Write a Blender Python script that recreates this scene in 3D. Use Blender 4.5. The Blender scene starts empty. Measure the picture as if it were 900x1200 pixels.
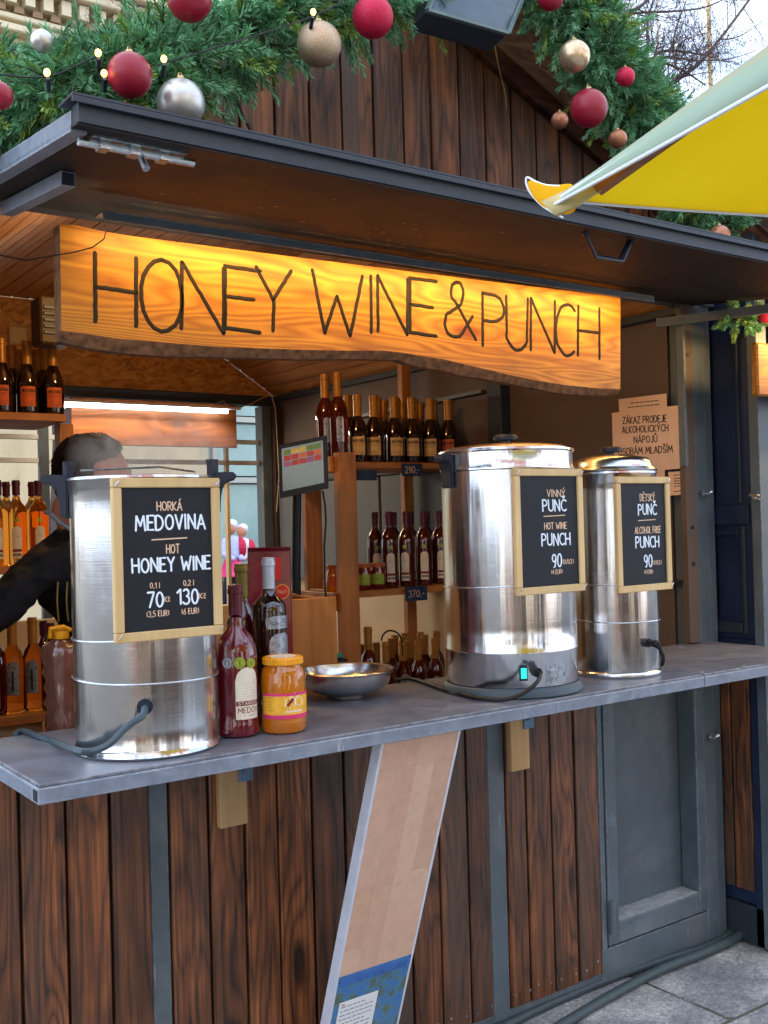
import bpy, bmesh, math, random, unicodedata
import numpy as np
from mathutils import Vector, Matrix, noise
random.seed(7)
S = bpy.context.scene
COL = S.collection
R = math.radians
PI = math.pi
# ------------------------------------------------------------------ camera
YAW, PITCH, ROLL, FPX = R(35.66), R(.532), R(-1.54), 1235.8
CAM = Vector((0, -2.443, 1.55))
_f = Vector((math.sin(YAW)*math.cos(PITCH), math.cos(YAW)*math.cos(PITCH), math.sin(PITCH)))
_r = Vector((math.cos(YAW), -math.sin(YAW), 0)); _u = _r.cross(_f)
_rr = math.cos(ROLL)*_r + math.sin(ROLL)*_u
_uu = -math.sin(ROLL)*_r + math.cos(ROLL)*_u
cam = bpy.data.cameras.new('camera'); camo = bpy.data.objects.new('camera', cam); COL.objects.link(camo)
camo.matrix_world = Matrix(((_rr.x, _uu.x, -_f.x, CAM.x), (_rr.y, _uu.y, -_f.y, CAM.y), (_rr.z, _uu.z, -_f.z, CAM.z), (0, 0, 0, 1)))
cam.sensor_fit = 'VERTICAL'; cam.sensor_height = 36; cam.lens = FPX*36/1200
cam.clip_end = 3000; cam.clip_start = .05
S.camera = camo
S.render.resolution_x, S.render.resolution_y = 768, 1024
# ------------------------------------------------------------------ world and sun
SUN_EL, SUN_ROT = R(40), R(-14)
w = bpy.data.worlds.new('World'); S.world = w; w.use_nodes = True
nt = w.node_tree; N = nt.nodes; L = nt.links; N.clear()
out = N.new('ShaderNodeOutputWorld'); bg = N.new('ShaderNodeBackground'); bg.inputs['Strength'].default_value = .145
sky = N.new('ShaderNodeTexSky'); sky.sky_type = 'NISHITA'; sky.sun_disc = False; sky.sun_elevation = SUN_EL; sky.sun_rotation = SUN_ROT
tc = N.new('ShaderNodeTexCoord'); mp = N.new('ShaderNodeMapping'); mp.inputs['Scale'].default_value = (2.2, 2.2, 4.4); mp.inputs['Location'].default_value = (.35, .1, .2)
nz = N.new('ShaderNodeTexNoise'); nz.inputs['Scale'].default_value = 1.1; nz.inputs['Detail'].default_value = 7; nz.inputs['Roughness'].default_value = .6
rp = N.new('ShaderNodeValToRGB'); rp.color_ramp.elements[0].position = .36; rp.color_ramp.elements[1].position = .56
mx = N.new('ShaderNodeMix'); mx.data_type = 'RGBA'; mx.inputs[7].default_value = (4.6, 5.2, 6.2, 1)
L.new(tc.outputs['Generated'], mp.inputs[0]); L.new(mp.outputs[0], nz.inputs[0]); L.new(nz.outputs[0], rp.inputs[0]); L.new(rp.outputs[0], mx.inputs[0])
L.new(sky.outputs[0], mx.inputs[6]); L.new(mx.outputs[2], bg.inputs[0]); L.new(bg.outputs[0], out.inputs[0])
sl = bpy.data.lights.new('sun', 'SUN'); sl.energy = 3.2; sl.angle = R(.5); sl.color = (1, .94, .85)
so = bpy.data.objects.new('sun', sl); COL.objects.link(so)
sd = Vector((math.sin(SUN_ROT)*math.cos(SUN_EL), math.cos(SUN_ROT)*math.cos(SUN_EL), math.sin(SUN_EL)))
so.rotation_euler = (-sd).to_track_quat('-Z', 'Y').to_euler(); so.location = (0, 0, 30)
S.view_settings.view_transform = 'Standard'; S.view_settings.look = 'None'; S.view_settings.exposure = 1.95; S.view_settings.gamma = 1
S.cycles.use_denoising = True if hasattr(S, 'cycles') else None

# ------------------------------------------------------------------ projection helper: a pixel of the 900x1200 photo onto a world plane
def at(px, py, ax, val):
    d = _f + _rr*((px-450)/FPX) - _uu*((py-600)/FPX)
    i = 'XYZ'.index(ax)
    return CAM + d*((val-CAM[i])/d[i])
def srgb(r, g, b):
    return tuple(((c/255)/12.92 if c/255 <= .04045 else ((c/255+.055)/1.055)**2.4) for c in (r, g, b)) + (1,)

# ------------------------------------------------------------------ mesh builder
class MB:
    def __init__(s): s.v = []; s.f = []; s.m = []; s.mi = 0
    def add(s, vs, fs):
        o = len(s.v); s.v += [tuple(p) for p in vs]; s.f += [tuple(o+i for i in f) for f in fs]; s.m += [s.mi]*len(fs); return s
    def box(s, x0, x1, y0, y1, z0, z1):
        return s.add([(x0,y0,z0),(x1,y0,z0),(x1,y1,z0),(x0,y1,z0),(x0,y0,z1),(x1,y0,z1),(x1,y1,z1),(x0,y1,z1)],
                     [(0,3,2,1),(4,5,6,7),(0,1,5,4),(1,2,6,5),(2,3,7,6),(3,0,4,7)])
    def bevbox(s, x0, x1, y0, y1, z0, z1, b=.002):
        bm = bmesh.new(); bmesh.ops.create_cube(bm, size=1)
        for v in bm.verts: v.co = Vector(((x0+x1)/2+v.co.x*(x1-x0), (y0+y1)/2+v.co.y*(y1-y0), (z0+z1)/2+v.co.z*(z1-z0)))
        bmesh.ops.bevel(bm, geom=bm.edges[:], offset=b, segments=1, affect='EDGES')
        s.addbm(bm); return s
    def addbm(s, bm):
        bm.verts.index_update(); s.add([v.co[:] for v in bm.verts], [[v.index for v in f.verts] for f in bm.faces]); bm.free()
    def bar(s, a, b, w, h, up=(0,0,1), roll=0):
        a = Vector(a); b = Vector(b); d = (b-a).normalized(); x = d.cross(Vector(up))
        if x.length < 1e-4: x = d.cross(Vector((1,0,0)))
        x.normalize(); y = x.cross(d)
        if roll: q = Matrix.Rotation(roll, 3, d); x = q@x; y = q@y
        x = x*(w/2); y = y*(h/2)
        return s.add([a-x-y, a+x-y, a+x+y, a-x+y, b-x-y, b+x-y, b+x+y, b-x+y],
                     [(0,3,2,1),(4,5,6,7),(0,1,5,4),(1,2,6,5),(2,3,7,6),(3,0,4,7)])
    def tube(s, pts, r, n=8, flat=1, cap=True):
        pts = [Vector(p) for p in pts]; k = len(pts); rs = r if isinstance(r, (list, tuple)) else [r]*k
        vs = []; d0 = (pts[1]-pts[0]).normalized(); x = d0.orthogonal().normalized()
        for i in range(k):
            d = (pts[min(i+1,k-1)]-pts[max(i-1,0)]).normalized()
            x = (x - d*x.dot(d)).normalized(); y = d.cross(x)
            for j in range(n):
                a = 2*PI*j/n; vs.append(pts[i]+x*math.cos(a)*rs[i]+y*math.sin(a)*rs[i]*flat)
        fs = [(i*n+j, i*n+(j+1)%n, (i+1)*n+(j+1)%n, (i+1)*n+j) for i in range(k-1) for j in range(n)]
        if cap: fs += [tuple(range(n-1,-1,-1)), tuple((k-1)*n+j for j in range(n))]
        return s.add(vs, fs)
    def lathe(s, prof, c=(0,0,0), n=32, a0=0, a1=2*PI, sx=1, sy=1):
        full = abs(a1-a0-2*PI) < 1e-6; m = n if full else n+1; vs = []
        for r, z in prof:
            for j in range(m):
                a = a0+(a1-a0)*j/n; vs.append((c[0]+r*sx*math.cos(a), c[1]+r*sy*math.sin(a), c[2]+z))
        fs = []
        for i in range(len(prof)-1):
            for j in range(n):
                j2 = (j+1) % m; fs.append((i*m+j, i*m+j2, (i+1)*m+j2, (i+1)*m+j))
        return s.add(vs, fs)
    def sphere(s, c, r, n=24, m=14, sx=1, sy=1, sz=1):
        prof = [(max(r*math.sin(PI*i/m), 1e-5), -r*sz*math.cos(PI*i/m)) for i in range(m+1)]
        return s.lathe(prof, c, n, sx=sx, sy=sy)
    def prism(s, poly, f0, f1):            # poly of 2D points; f0, f1 map them to 3D
        n = len(poly); vs = [f0(*p) for p in poly]+[f1(*p) for p in poly]
        return s.add(vs, [tuple(range(n)), tuple(range(2*n-1, n-1, -1))]+[(i, i+n, (i+1)%n+n, (i+1)%n) for i in range(n)])
    def build(s, name, mats, parent=None, smooth=False, org=None, **kw):
        V_ = np.array(s.v, dtype=float)
        if org is None:
            if parent is None: org = Vector(((V_[:,0].min()+V_[:,0].max())/2, (V_[:,1].min()+V_[:,1].max())/2, V_[:,2].min()))
            else: org = Vector((V_.min(0)+V_.max(0))/2)
        org = Vector(org); V_ -= np.array(org)
        me = bpy.data.meshes.new(name); me.from_pydata(V_.tolist(), [], s.f)
        for m in (mats if isinstance(mats, (list, tuple)) else [mats]): me.materials.append(m)
        if any(s.m): me.polygons.foreach_set('material_index', s.m)
        bm = bmesh.new(); bm.from_mesh(me); bmesh.ops.recalc_face_normals(bm, faces=bm.faces[:]); bm.to_mesh(me); bm.free()
        if smooth:
            me.polygons.foreach_set('use_smooth', [True]*len(me.polygons))
            me.set_sharp_from_angle(angle=R(smooth if smooth is not True else 40))
        me.update(); return link(name, me, parent, org, **kw)
def wloc(o):
    p = Vector((0,0,0))
    while o: p += o.location; o = o.parent
    return p
def link(name, me, parent, loc, **kw):
    o = bpy.data.objects.new(name, me); COL.objects.link(o)
    if parent: o.parent = parent; o.location = Vector(loc)-wloc(parent)
    else: o.location = loc
    tag(o, **kw); return o
def tag(o, label=None, cat=None, group=None, kind=None):
    if label: o['label'] = label
    if cat: o['category'] = cat
    if group: o['group'] = group
    if kind: o['kind'] = kind
    return o
def thing(name, loc, label, cat, group=None, kind=None):
    return link(name, None, None, loc, label=label, cat=cat, group=group, kind=kind)
def kids(o): return KID.get(o.name, [])
def copy_thing(root, loc, rz=0, label=None, group=None, scale=None):
    def cp(o, par):
        c = o.copy(); COL.objects.link(c)
        if par: c.parent = par
        for ch in [x for x in ALL(o)]: cp(ch, c)
        return c
    r = cp(root, None); r.location = loc; r.rotation_euler = (0, 0, rz)
    if label: r['label'] = label
    if group: r['group'] = group
    if scale: r.scale = scale
    return r
def ALL(o): return list(o.children)
ORD = ['first','second','third','fourth','fifth','sixth','seventh','eighth','ninth','tenth','eleventh','twelfth','thirteenth','fourteenth']

# ------------------------------------------------------------------ materials
def newmat(name):
    m = bpy.data.materials.new(name); m.use_nodes = True; n = m.node_tree.nodes; return m, n, m.node_tree.links, n['Principled BSDF']
def ramp(n, stops):
    r = n.new('ShaderNodeValToRGB'); e = r.color_ramp.elements
    while len(e) < len(stops): e.new(.5)
    for i, (p, c) in enumerate(stops): e[i].position = p; e[i].color = c
    return r
def mixc(n, l, fac, a, b, mode='MIX'):
    m = n.new('ShaderNodeMix'); m.data_type = 'RGBA'; m.blend_type = mode
    for i, x in ((0, fac), (6, a), (7, b)):
        if hasattr(x, 'is_output') or isinstance(x, bpy.types.NodeSocket): l.new(x, m.inputs[i])
        else: m.inputs[i].default_value = x
    return m.outputs[2]
def coords(n, l, scale=(1,1,1), rnd=True, obj=True):
    t = n.new('ShaderNodeTexCoord'); v = t.outputs['Object']
    if rnd:
        oi = n.new('ShaderNodeObjectInfo'); a = n.new('ShaderNodeVectorMath'); a.operation = 'MULTIPLY_ADD'
        l.new(oi.outputs['Random'], a.inputs[0]); a.inputs[1].default_value = (37.1, 53.7, 71.3); l.new(v, a.inputs[2]); v = a.outputs[0]
    m = n.new('ShaderNodeMapping'); m.inputs['Scale'].default_value = scale; l.new(v, m.inputs[0]); return m.outputs[0]
def noise_(n, l, v, sc, det=4, ro=.55, dist=0):
    t = n.new('ShaderNodeTexNoise'); l.new(v, t.inputs[0]); t.inputs['Scale'].default_value = sc; t.inputs['Detail'].default_value = det
    t.inputs['Roughness'].default_value = ro; t.inputs['Distortion'].default_value = dist; return t.outputs[0]
def mth(n, l, op, a, b=None, c=None):
    m = n.new('ShaderNodeMath'); m.operation = op
    for i, x in enumerate((a, b, c)):
        if x is None: continue
        if isinstance(x, bpy.types.NodeSocket): l.new(x, m.inputs[i])
        else: m.inputs[i].default_value = x
    return m.outputs[0]
def bump(n, l, b, h, st=.3, d=.002):
    k = n.new('ShaderNodeBump'); k.inputs['Strength'].default_value = st; k.inputs['Distance'].default_value = d
    l.new(h, k.inputs['Height']); l.new(k.outputs[0], b.inputs['Normal'])
def wood(name, dark, light, axis='Z', rough=.5, figure=9, knots=True, contrast=1.0, var=.35, across=1.0, grey=None, bmp=.35, spec=.5, knotcol=None, crisp=False):
    m, n, l, b = newmat(name)
    i = 'XYZ'.index(axis); a = 9*across; sc = [a, a, a]; sc[i] = a*.09
    v = coords(n, l, tuple(sc))
    low = noise_(n, l, v, .8, 2, .5, .3)
    s2 = [(120 if crisp else 75)*across]*3; s2[i] = 3.0
    fine = noise_(n, l, coords(n, l, tuple(s2)), 1, 6 if crisp else 4, .72 if crisp else .65)
    fig = mth(n, l, 'MULTIPLY', low, figure)
    if knots:
        s3 = [6.5*across]*3; s3[i] = 2.0
        vo = n.new('ShaderNodeTexVoronoi'); vo.inputs['Scale'].default_value = 1; vo.inputs['Randomness'].default_value = 1; l.new(coords(n, l, tuple(s3)), vo.inputs[0])
        kd = vo.outputs['Distance']
        kn = n.new('ShaderNodeMapRange'); kn.interpolation_type = 'SMOOTHSTEP'; l.new(kd, kn.inputs[0])
        for j, x in ((1, .06), (2, .19), (3, 1), (4, 0)): kn.inputs[j].default_value = x
        pull = n.new('ShaderNodeMapRange'); l.new(kd, pull.inputs[0])
        for j, x in ((1, 0), (2, .5), (3, 2.2), (4, 0)): pull.inputs[j].default_value = x
        fig = mth(n, l, 'ADD', fig, pull.outputs[0])
    band = mth(n, l, 'PINGPONG', fig, .5)
    band = mth(n, l, 'MULTIPLY', band, 2)
    t = mth(n, l, 'ADD', mth(n, l, 'MULTIPLY', band, .45*contrast), mth(n, l, 'MULTIPLY', fine, .55))
    t = mth(n, l, 'ADD', t, .5-.5*contrast*.45-.27)
    if crisp:
        pw = mth(n, l, 'POWER', band, 2.2)
        s5 = [34*across]*3; s5[i] = 1.1; mid = noise_(n, l, coords(n, l, tuple(s5)), 1, 5, .7, .4)
        t = mth(n, l, 'ADD', mth(n, l, 'MULTIPLY', pw, .14), mth(n, l, 'ADD', mth(n, l, 'MULTIPLY', fine, .50), mth(n, l, 'MULTIPLY', mid, .50)))
        md_ = tuple((a_*.62+b_*.38) for a_, b_ in zip(dark, light))
        rr = ramp(n, [(.34, light), (.52, md_), (.70, dark)])
    else: rr = ramp(n, [(.12, light), (.85, dark)])
    l.new(t, rr.inputs[0]); c = rr.outputs[0]
    blot = noise_(n, l, coords(n, l, (5,5,5)), .8, 3)
    rb = ramp(n, [(.3, (1-var,)*3+(1,)), (.7, (1+var*.6,)*3+(1,))]); l.new(blot, rb.inputs[0])
    c = mixc(n, l, 1.0, c, rb.outputs[0], 'MULTIPLY')
    oi = n.new('ShaderNodeObjectInfo'); ro_ = ramp(n, [(0, (1-var*.8,)*3+(1,)), (1, (1+var*.5, 1+var*.45, 1+var*.4, 1))]); l.new(oi.outputs['Random'], ro_.inputs[0])
    c = mixc(n, l, 1.0, c, ro_.outputs[0], 'MULTIPLY')
    if grey:
        gm = ramp(n, [(.48, (0,0,0,1)), (.66, (1,1,1,1))]); l.new(noise_(n, l, v, .55, 3), gm.inputs[0])
        c = mixc(n, l, mth(n, l, 'MULTIPLY', gm.outputs[0], .75), c, grey)
    if knots:
        c = mixc(n, l, mth(n, l, 'MULTIPLY', kn.outputs[0], .85), c, knotcol or tuple(x*.35 for x in dark[:3])+(1,))
    l.new(c, b.inputs['Base Color']); b.inputs['Roughness'].default_value = rough; b.inputs['Specular IOR Level'].default_value = spec
    bump(n, l, b, t, bmp, .0015); return m
def plain(name, col, rough=.5, metal=0, nz=.15, nsc=20, bmp=0, wear=None, spec=.5, coat=0, trans=0, ior=1.45, emit=None, es=0, sheen=0, rvar=.15, spots=0, edge=None):
    m, n, l, b = newmat(name); v = coords(n, l)
    t = noise_(n, l, v, nsc, 5, .6)
    rr = ramp(n, [(.3, tuple(c*(1-nz) for c in col[:3])+(1,)), (.7, tuple(min(c*(1+nz), 1) for c in col[:3])+(1,))]); l.new(t, rr.inputs[0]); c = rr.outputs[0]
    if wear:
        wr = ramp(n, [(.58, (0,0,0,1)), (.72, (1,1,1,1))]); l.new(noise_(n, l, v, nsc*.35, 8, .72, .4), wr.inputs[0]); c = mixc(n, l, wr.outputs[0], c, wear)
    if spots:
        vo = n.new('ShaderNodeTexVoronoi'); vo.inputs['Scale'].default_value = spots; l.new(v, vo.inputs[0])
        sp = ramp(n, [(.05, (1,1,1,1)), (.09, (0,0,0,1))]); l.new(vo.outputs['Distance'], sp.inputs[0])
        g = ramp(n, [(.55, (0,0,0,1)), (.6, (1,1,1,1))]); l.new(noise_(n, l, v, 4, 2), g.inputs[0])
        c = mixc(n, l, mth(n, l, 'MULTIPLY', sp.outputs[0], g.outputs[0]), c, (.35,.25,.15,1))
    if edge:
        bv = n.new('ShaderNodeBevel'); bv.samples = 4; bv.inputs['Radius'].default_value = .005; ge = n.new('ShaderNodeNewGeometry'); dt = n.new('ShaderNodeVectorMath'); dt.operation = 'DOT_PRODUCT'
        l.new(bv.outputs[0], dt.inputs[0]); l.new(ge.outputs['Normal'], dt.inputs[1]); em = n.new('ShaderNodeMapRange'); l.new(dt.outputs['Value'], em.inputs[0])
        em.inputs[1].default_value = .99; em.inputs[2].default_value = .88; em.inputs[3].default_value = 0; em.inputs[4].default_value = 1
        er = ramp(n, [(.42, (0,0,0,1)), (.56, (1,1,1,1))]); l.new(noise_(n, l, v, 28, 6, .75), er.inputs[0]); c = mixc(n, l, mth(n, l, 'MULTIPLY', em.outputs[0], mth(n, l, 'MULTIPLY', er.outputs[0], .8)), c, edge)
        sc_ = n.new('ShaderNodeMapping'); l.new(v, sc_.inputs[0]); sc_.inputs['Scale'].default_value = (60,60,4); sc_.inputs['Rotation'].default_value = (.3,.4,.2)
        s6 = ramp(n, [(.70, (0,0,0,1)), (.74, (1,1,1,1))]); l.new(noise_(n, l, sc_.outputs[0], 1, 3, .6), s6.inputs[0]); c = mixc(n, l, mth(n, l, 'MULTIPLY', s6.outputs[0], .45), c, edge)
        dz_ = ramp(n, [(.5, (0,0,0,1)), (.75, (1,1,1,1))]); l.new(noise_(n, l, v, 3, 7, .7, .5), dz_.inputs[0]); c = mixc(n, l, mth(n, l, 'MULTIPLY', dz_.outputs[0], .28), c, (.33,.33,.32,1))
    l.new(c, b.inputs['Base Color']); b.inputs['Metallic'].default_value = metal
    r2 = n.new('ShaderNodeMapRange'); l.new(t, r2.inputs[0]); r2.inputs[3].default_value = max(rough-rvar, .02); r2.inputs[4].default_value = min(rough+rvar, 1)
    l.new(r2.outputs[0], b.inputs['Roughness'])
    b.inputs['Specular IOR Level'].default_value = spec; b.inputs['Coat Weight'].default_value = coat; b.inputs['Coat Roughness'].default_value = .06
    b.inputs['Transmission Weight'].default_value = trans; b.inputs['IOR'].default_value = ior; b.inputs['Sheen Weight'].default_value = sheen
    if emit: b.inputs['Emission Color'].default_value = emit; b.inputs['Emission Strength'].default_value = es
    if bmp: bump(n, l, b, t, bmp, .002)
    return m
def glassy(name, col, rough=.03, ior=1.45):
    m, n, l, b = newmat(name); b.inputs['Base Color'].default_value = col; b.inputs['Roughness'].default_value = rough
    b.inputs['Transmission Weight'].default_value = 1; b.inputs['IOR'].default_value = ior; return m
def steel(name, rough=.2, col=(.72,.73,.75,1), an=.75):
    m, n, l, b = newmat(name)
    v = coords(n, l, (1,1,1))
    t = noise_(n, l, coords(n, l, (3,3,320)), 1, 5, .7)
    big = noise_(n, l, coords(n, l, (16,16,.8)), 1, 3)
    sm = noise_(n, l, v, 14, 6, .7)
    r2 = n.new('ShaderNodeMapRange'); l.new(mth(n, l, 'ADD', mth(n, l, 'MULTIPLY', t, .5), mth(n, l, 'MULTIPLY', sm, .5)), r2.inputs[0]); r2.inputs[1].default_value = .3; r2.inputs[2].default_value = .7; r2.inputs[3].default_value = rough*.7; r2.inputs[4].default_value = rough*1.5
    l.new(r2.outputs[0], b.inputs['Roughness'])
    rr = ramp(n, [(.3, tuple(c*.86 for c in col[:3])+(1,)), (.7, col)]); l.new(sm, rr.inputs[0]); l.new(rr.outputs[0], b.inputs['Base Color'])
    b.inputs['Metallic'].default_value = 1; b.inputs['Anisotropic'].default_value = an
    tg = n.new('ShaderNodeTangent'); tg.direction_type = 'RADIAL'; tg.axis = 'Z'; l.new(tg.outputs[0], b.inputs['Tangent'])
    bump(n, l, b, mth(n, l, 'ADD', mth(n, l, 'MULTIPLY', big, 1), mth(n, l, 'MULTIPLY', t, .012)), .8, .006)
    return m
M = {}
M['clad'] = wood('stained_cladding', srgb(40,23,14), srgb(172,104,58), 'Z', .45, 12, grey=srgb(70,58,50), var=.5, bmp=.9, across=1.15, crisp=True, knotcol=srgb(16,10,8))
M['clad_h'] = wood('stained_bargeboard', srgb(40,20,12), srgb(104,58,36), 'X', .5, 8, var=.25)
M['soffit'] = wood('weathered_soffit', srgb(120,78,54), srgb(196,150,116), 'X', .6, 8, var=.3)
M['pine_y'] = wood('warm_pine_ceiling', srgb(150,92,42), srgb(214,160,96), 'Y', .5, 6, contrast=.7, var=.15, knotcol=srgb(110,60,25))
M['pine_z'] = wood('pine_upright', srgb(150,88,36), srgb(205,140,72), 'Z', .5, 6, contrast=.7, var=.15, knotcol=srgb(95,50,20))
M['pine_x'] = wood('pine_shelf', srgb(150,88,36), srgb(205,140,72), 'X', .5, 6, contrast=.7, var=.15, knotcol=srgb(95,50,20))
M['raw'] = wood('raw_block_wood', srgb(176,136,88), srgb(214,178,128), 'Z', .7, 5, contrast=.6, var=.15, knotcol=srgb(120,80,45))
M['frame_wood'] = wood('pale_frame_wood', srgb(196,160,104), srgb(226,196,142), 'Z', .5, 4, knots=False, contrast=.5, var=.1)
M['signwood'] = wood('sign_larch_wood', srgb(158,84,14), srgb(226,158,50), 'X', .5, 26, knots=True, contrast=1.0, var=.22, across=.85, knotcol=srgb(150,70,15), bmp=.3)
M['bark'] = plain('sign_bark_edge', srgb(122,84,56), .9, nz=.6, nsc=45, bmp=1)
M['groove'] = plain('burnt_groove', srgb(28,15,8), .7, nz=.5, nsc=120, bmp=.6)
M['anth'] = plain('anthracite_paint', srgb(82,93,101), .45, nz=.14, nsc=9, wear=srgb(106,118,130), bmp=.12, edge=srgb(160,168,174))
M['anth_d'] = plain('dark_anthracite_paint', srgb(42,49,58), .5, nz=.15, nsc=8, wear=srgb(52,62,76), bmp=.1)
M['navy'] = plain('navy_shutter_paint', srgb(22,36,64), .5, nz=.2, nsc=7, wear=srgb(34,50,78), bmp=.1)
M['flap'] = plain('brown_flap_sheet', srgb(38,33,33), .62, nz=.12, spec=.25, nsc=6, wear=srgb(52,38,34), spots=22, bmp=.05)
M['panel'] = plain('brown_wall_panel', srgb(96,80,70), .6, nz=.1, nsc=5, spots=18)
M['greypanel'] = plain('grey_wall_panel', srgb(100,102,102), .6, nz=.08, nsc=5)
M['cream'] = plain('cream_wall', srgb(214,190,148), .7, nz=.06, nsc=6)
M['top'] = plain('counter_sheet', srgb(102,104,114), .4, nz=.24, nsc=14, wear=srgb(140,138,142), bmp=.12, edge=srgb(176,176,180))
M['rail'] = plain('counter_rail_paint', srgb(116,124,138), .5, nz=.2, nsc=30, wear=srgb(140,146,154), bmp=.2, edge=srgb(186,190,196))
M['steel'] = steel('brushed_steel', .15)
M['steel_s'] = plain('polished_steel', (.66,.67,.69,1), .24, 1, nz=.05, rvar=.06)
M['zinc'] = plain('galvanised_steel', (.62,.66,.7,1), .32, 1, nz=.2, nsc=60)
M['brass'] = plain('brass_hinge', (.5,.38,.18,1), .4, 1, nz=.3, nsc=80)
M['wire'] = plain('wire', (.6,.62,.66,1), .3, 1)
M['blackp'] = plain('black_plastic', srgb(26,34,50), .4, nz=.1, rvar=.1)
M['rubber'] = plain('grey_rubber_cable', srgb(62,76,84), .5, nz=.15)
M['hose'] = plain('hose_rubber', srgb(64,76,80), .55, nz=.2, nsc=30)
M['blackcable'] = plain('black_cable', srgb(18,18,22), .5)
M['board'] = plain('chalkboard', srgb(12,16,26), .6, nz=.3, nsc=25, rvar=.1)
M['chalk'] = plain('chalk_white', srgb(226,236,250), .8, nz=.08, nsc=150)
M['chalkw'] = plain('chalk_warm', srgb(226,190,158), .8, nz=.1, nsc=150)
M['paper'] = plain('notice_paper', srgb(240,202,174), .7, nz=.04)
M['ink'] = plain('ink_black', srgb(28,20,18), .6)
M['white'] = plain('white_paint', srgb(225,228,230), .5, nz=.04)
M['bottled'] = plain('dark_mead_bottle', srgb(30,12,10), .06, nz=.2, coat=1, rvar=.02)
M['mead'] = plain('red_mead_glass', srgb(84,16,12), .05, nz=.25, coat=1, rvar=.02, trans=.35)
M['meadn'] = plain('maroon_mead_glass', srgb(112,20,34), .05, nz=.2, coat=1, rvar=.02, trans=.25)
M['amber'] = glassy('amber_mead_glass', (.9,.34,.05,1), .04, 1.2)
M['clear'] = glassy('clear_glass', (.95,.96,.95,1), .02, 1.3)
M['honey'] = plain('honey', srgb(240,140,12), .06, nz=.12, nsc=30, trans=.5, coat=1, rvar=.03)
M['capgold'] = plain('gold_capsule', srgb(176,122,50), .38, .35, nz=.12)
M['capmar'] = plain('maroon_capsule', srgb(84,18,34), .35, nz=.15)
M['capolive'] = plain('olive_capsule', srgb(120,104,46), .35, .3)
M['capsilv'] = plain('silver_capsule', srgb(176,184,196), .35, .4)
M['lab_b'] = plain('beige_label', srgb(206,168,112), .6, nz=.1, nsc=60)
M['lab_o'] = plain('orange_label', srgb(204,96,40), .6, nz=.1, nsc=60)
M['lab_w'] = plain('white_label', srgb(226,214,194), .6, nz=.05)
M['lab_r'] = plain('red_label_print', srgb(122,30,36), .6)
M['lab_s'] = plain('silver_label', srgb(160,168,178), .3, .6, nz=.35, nsc=90)
M['lab_g'] = plain('green_sticker', srgb(150,176,50), .5, nz=.3, nsc=120)
M['lab_gr'] = plain('grey_sticker', srgb(120,122,130), .5, nz=.3, nsc=120)
M['lab_y'] = plain('honey_label_yellow', srgb(240,176,50), .5, nz=.2, nsc=70)
M['lab_p'] = plain('honey_label_pink', srgb(220,50,110), .5)
M['giftbox'] = plain('maroon_gift_box', srgb(124,16,36), .3, nz=.12, coat=.4)
M['red'] = plain('red_gloss', srgb(200,30,30), .3)
M['redlid'] = plain('red_jar_lid', srgb(190,100,50), .4)
M['redfruit'] = plain('red_jam', srgb(110,14,18), .1, coat=1, nz=.5, nsc=40)
M['bluetag'] = plain('blue_price_tag', srgb(26,50,84), .6)
M['teal'] = plain('teal_plastic', srgb(30,128,112), .5)
M['screen'] = None
M['hair'] = plain('dark_hair', srgb(38,20,13), .62, spec=.15, nz=.5, nsc=60)
M['skin'] = plain('skin', srgb(196,128,100), .5, nz=.08)
M['jacket'] = plain('black_jacket', srgb(15,15,20), .8, nz=.2, nsc=9, sheen=.0, bmp=1)
M['needle'] = plain('fir_needles', srgb(112,168,122), .5, nz=.35, nsc=14)
M['needle2'] = plain('light_fir_needles', srgb(136,166,76), .5, nz=.3, nsc=14)
M['stem'] = plain('fir_stems', srgb(60,50,34), .8)
M['b_red'] = plain('matt_red_bauble', srgb(146,20,44), .4, nz=.05, spec=.5, coat=.06)
M['b_pink'] = plain('glitter_red_bauble', srgb(190,24,64), .45, .3, nz=.45, nsc=420, bmp=.5)
M['b_gold'] = plain('pearl_gold_bauble', srgb(206,180,146), .28, .75, nz=.05)
M['b_silv'] = plain('pearl_silver_bauble', srgb(196,194,188), .36, .7, nz=.05)
M['b_glit'] = plain('glitter_champagne_bauble', srgb(186,160,132), .4, .7, nz=.4, nsc=480, bmp=.7)
M['b_cop'] = plain('copper_bauble', srgb(170,112,82), .35, .5, nz=.1)
M['warmled'] = plain('warm_fairy_bulb', (1,.7,.2,1), .4, emit=(1,.48,.08,1), es=2.2)
M['tubeled'] = plain('white_led_tube', (1,.95,.85,1), .4, emit=(1,.93,.8,1), es=3.5)
M['stripled'] = plain('warm_led_strip', (1,.7,.3,1), .4, emit=(1,.60,.16,1), es=5)
M['osb'] = None
M['stone_dark'] = plain('soil_joint', srgb(58,56,54), .9, nz=.3, nsc=40, bmp=.5)
def osb():
    m, n, l, b = newmat('osb_board'); v = coords(n, l, (30, 30, 62), False)
    d = noise_(n, l, v, .25, 3); vm = n.new('ShaderNodeVectorMath'); vm.operation = 'MULTIPLY_ADD'; l.new(d, vm.inputs[0]); vm.inputs[1].default_value = (5,5,5); l.new(v, vm.inputs[2])
    vo = n.new('ShaderNodeTexVoronoi'); vo.inputs['Scale'].default_value = 1; l.new(vm.outputs[0], vo.inputs[0])
    rr = ramp(n, [(0, srgb(150,92,36)), (.5, srgb(196,134,62)), (1, srgb(222,168,92))]); l.new(vo.outputs['Color'], rr.inputs[0])
    l.new(rr.outputs[0], b.inputs['Base Color']); b.inputs['Roughness'].default_value = .6; bump(n, l, b, vo.outputs['Distance'], .4, .002); return m
M['osb'] = osb()
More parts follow.
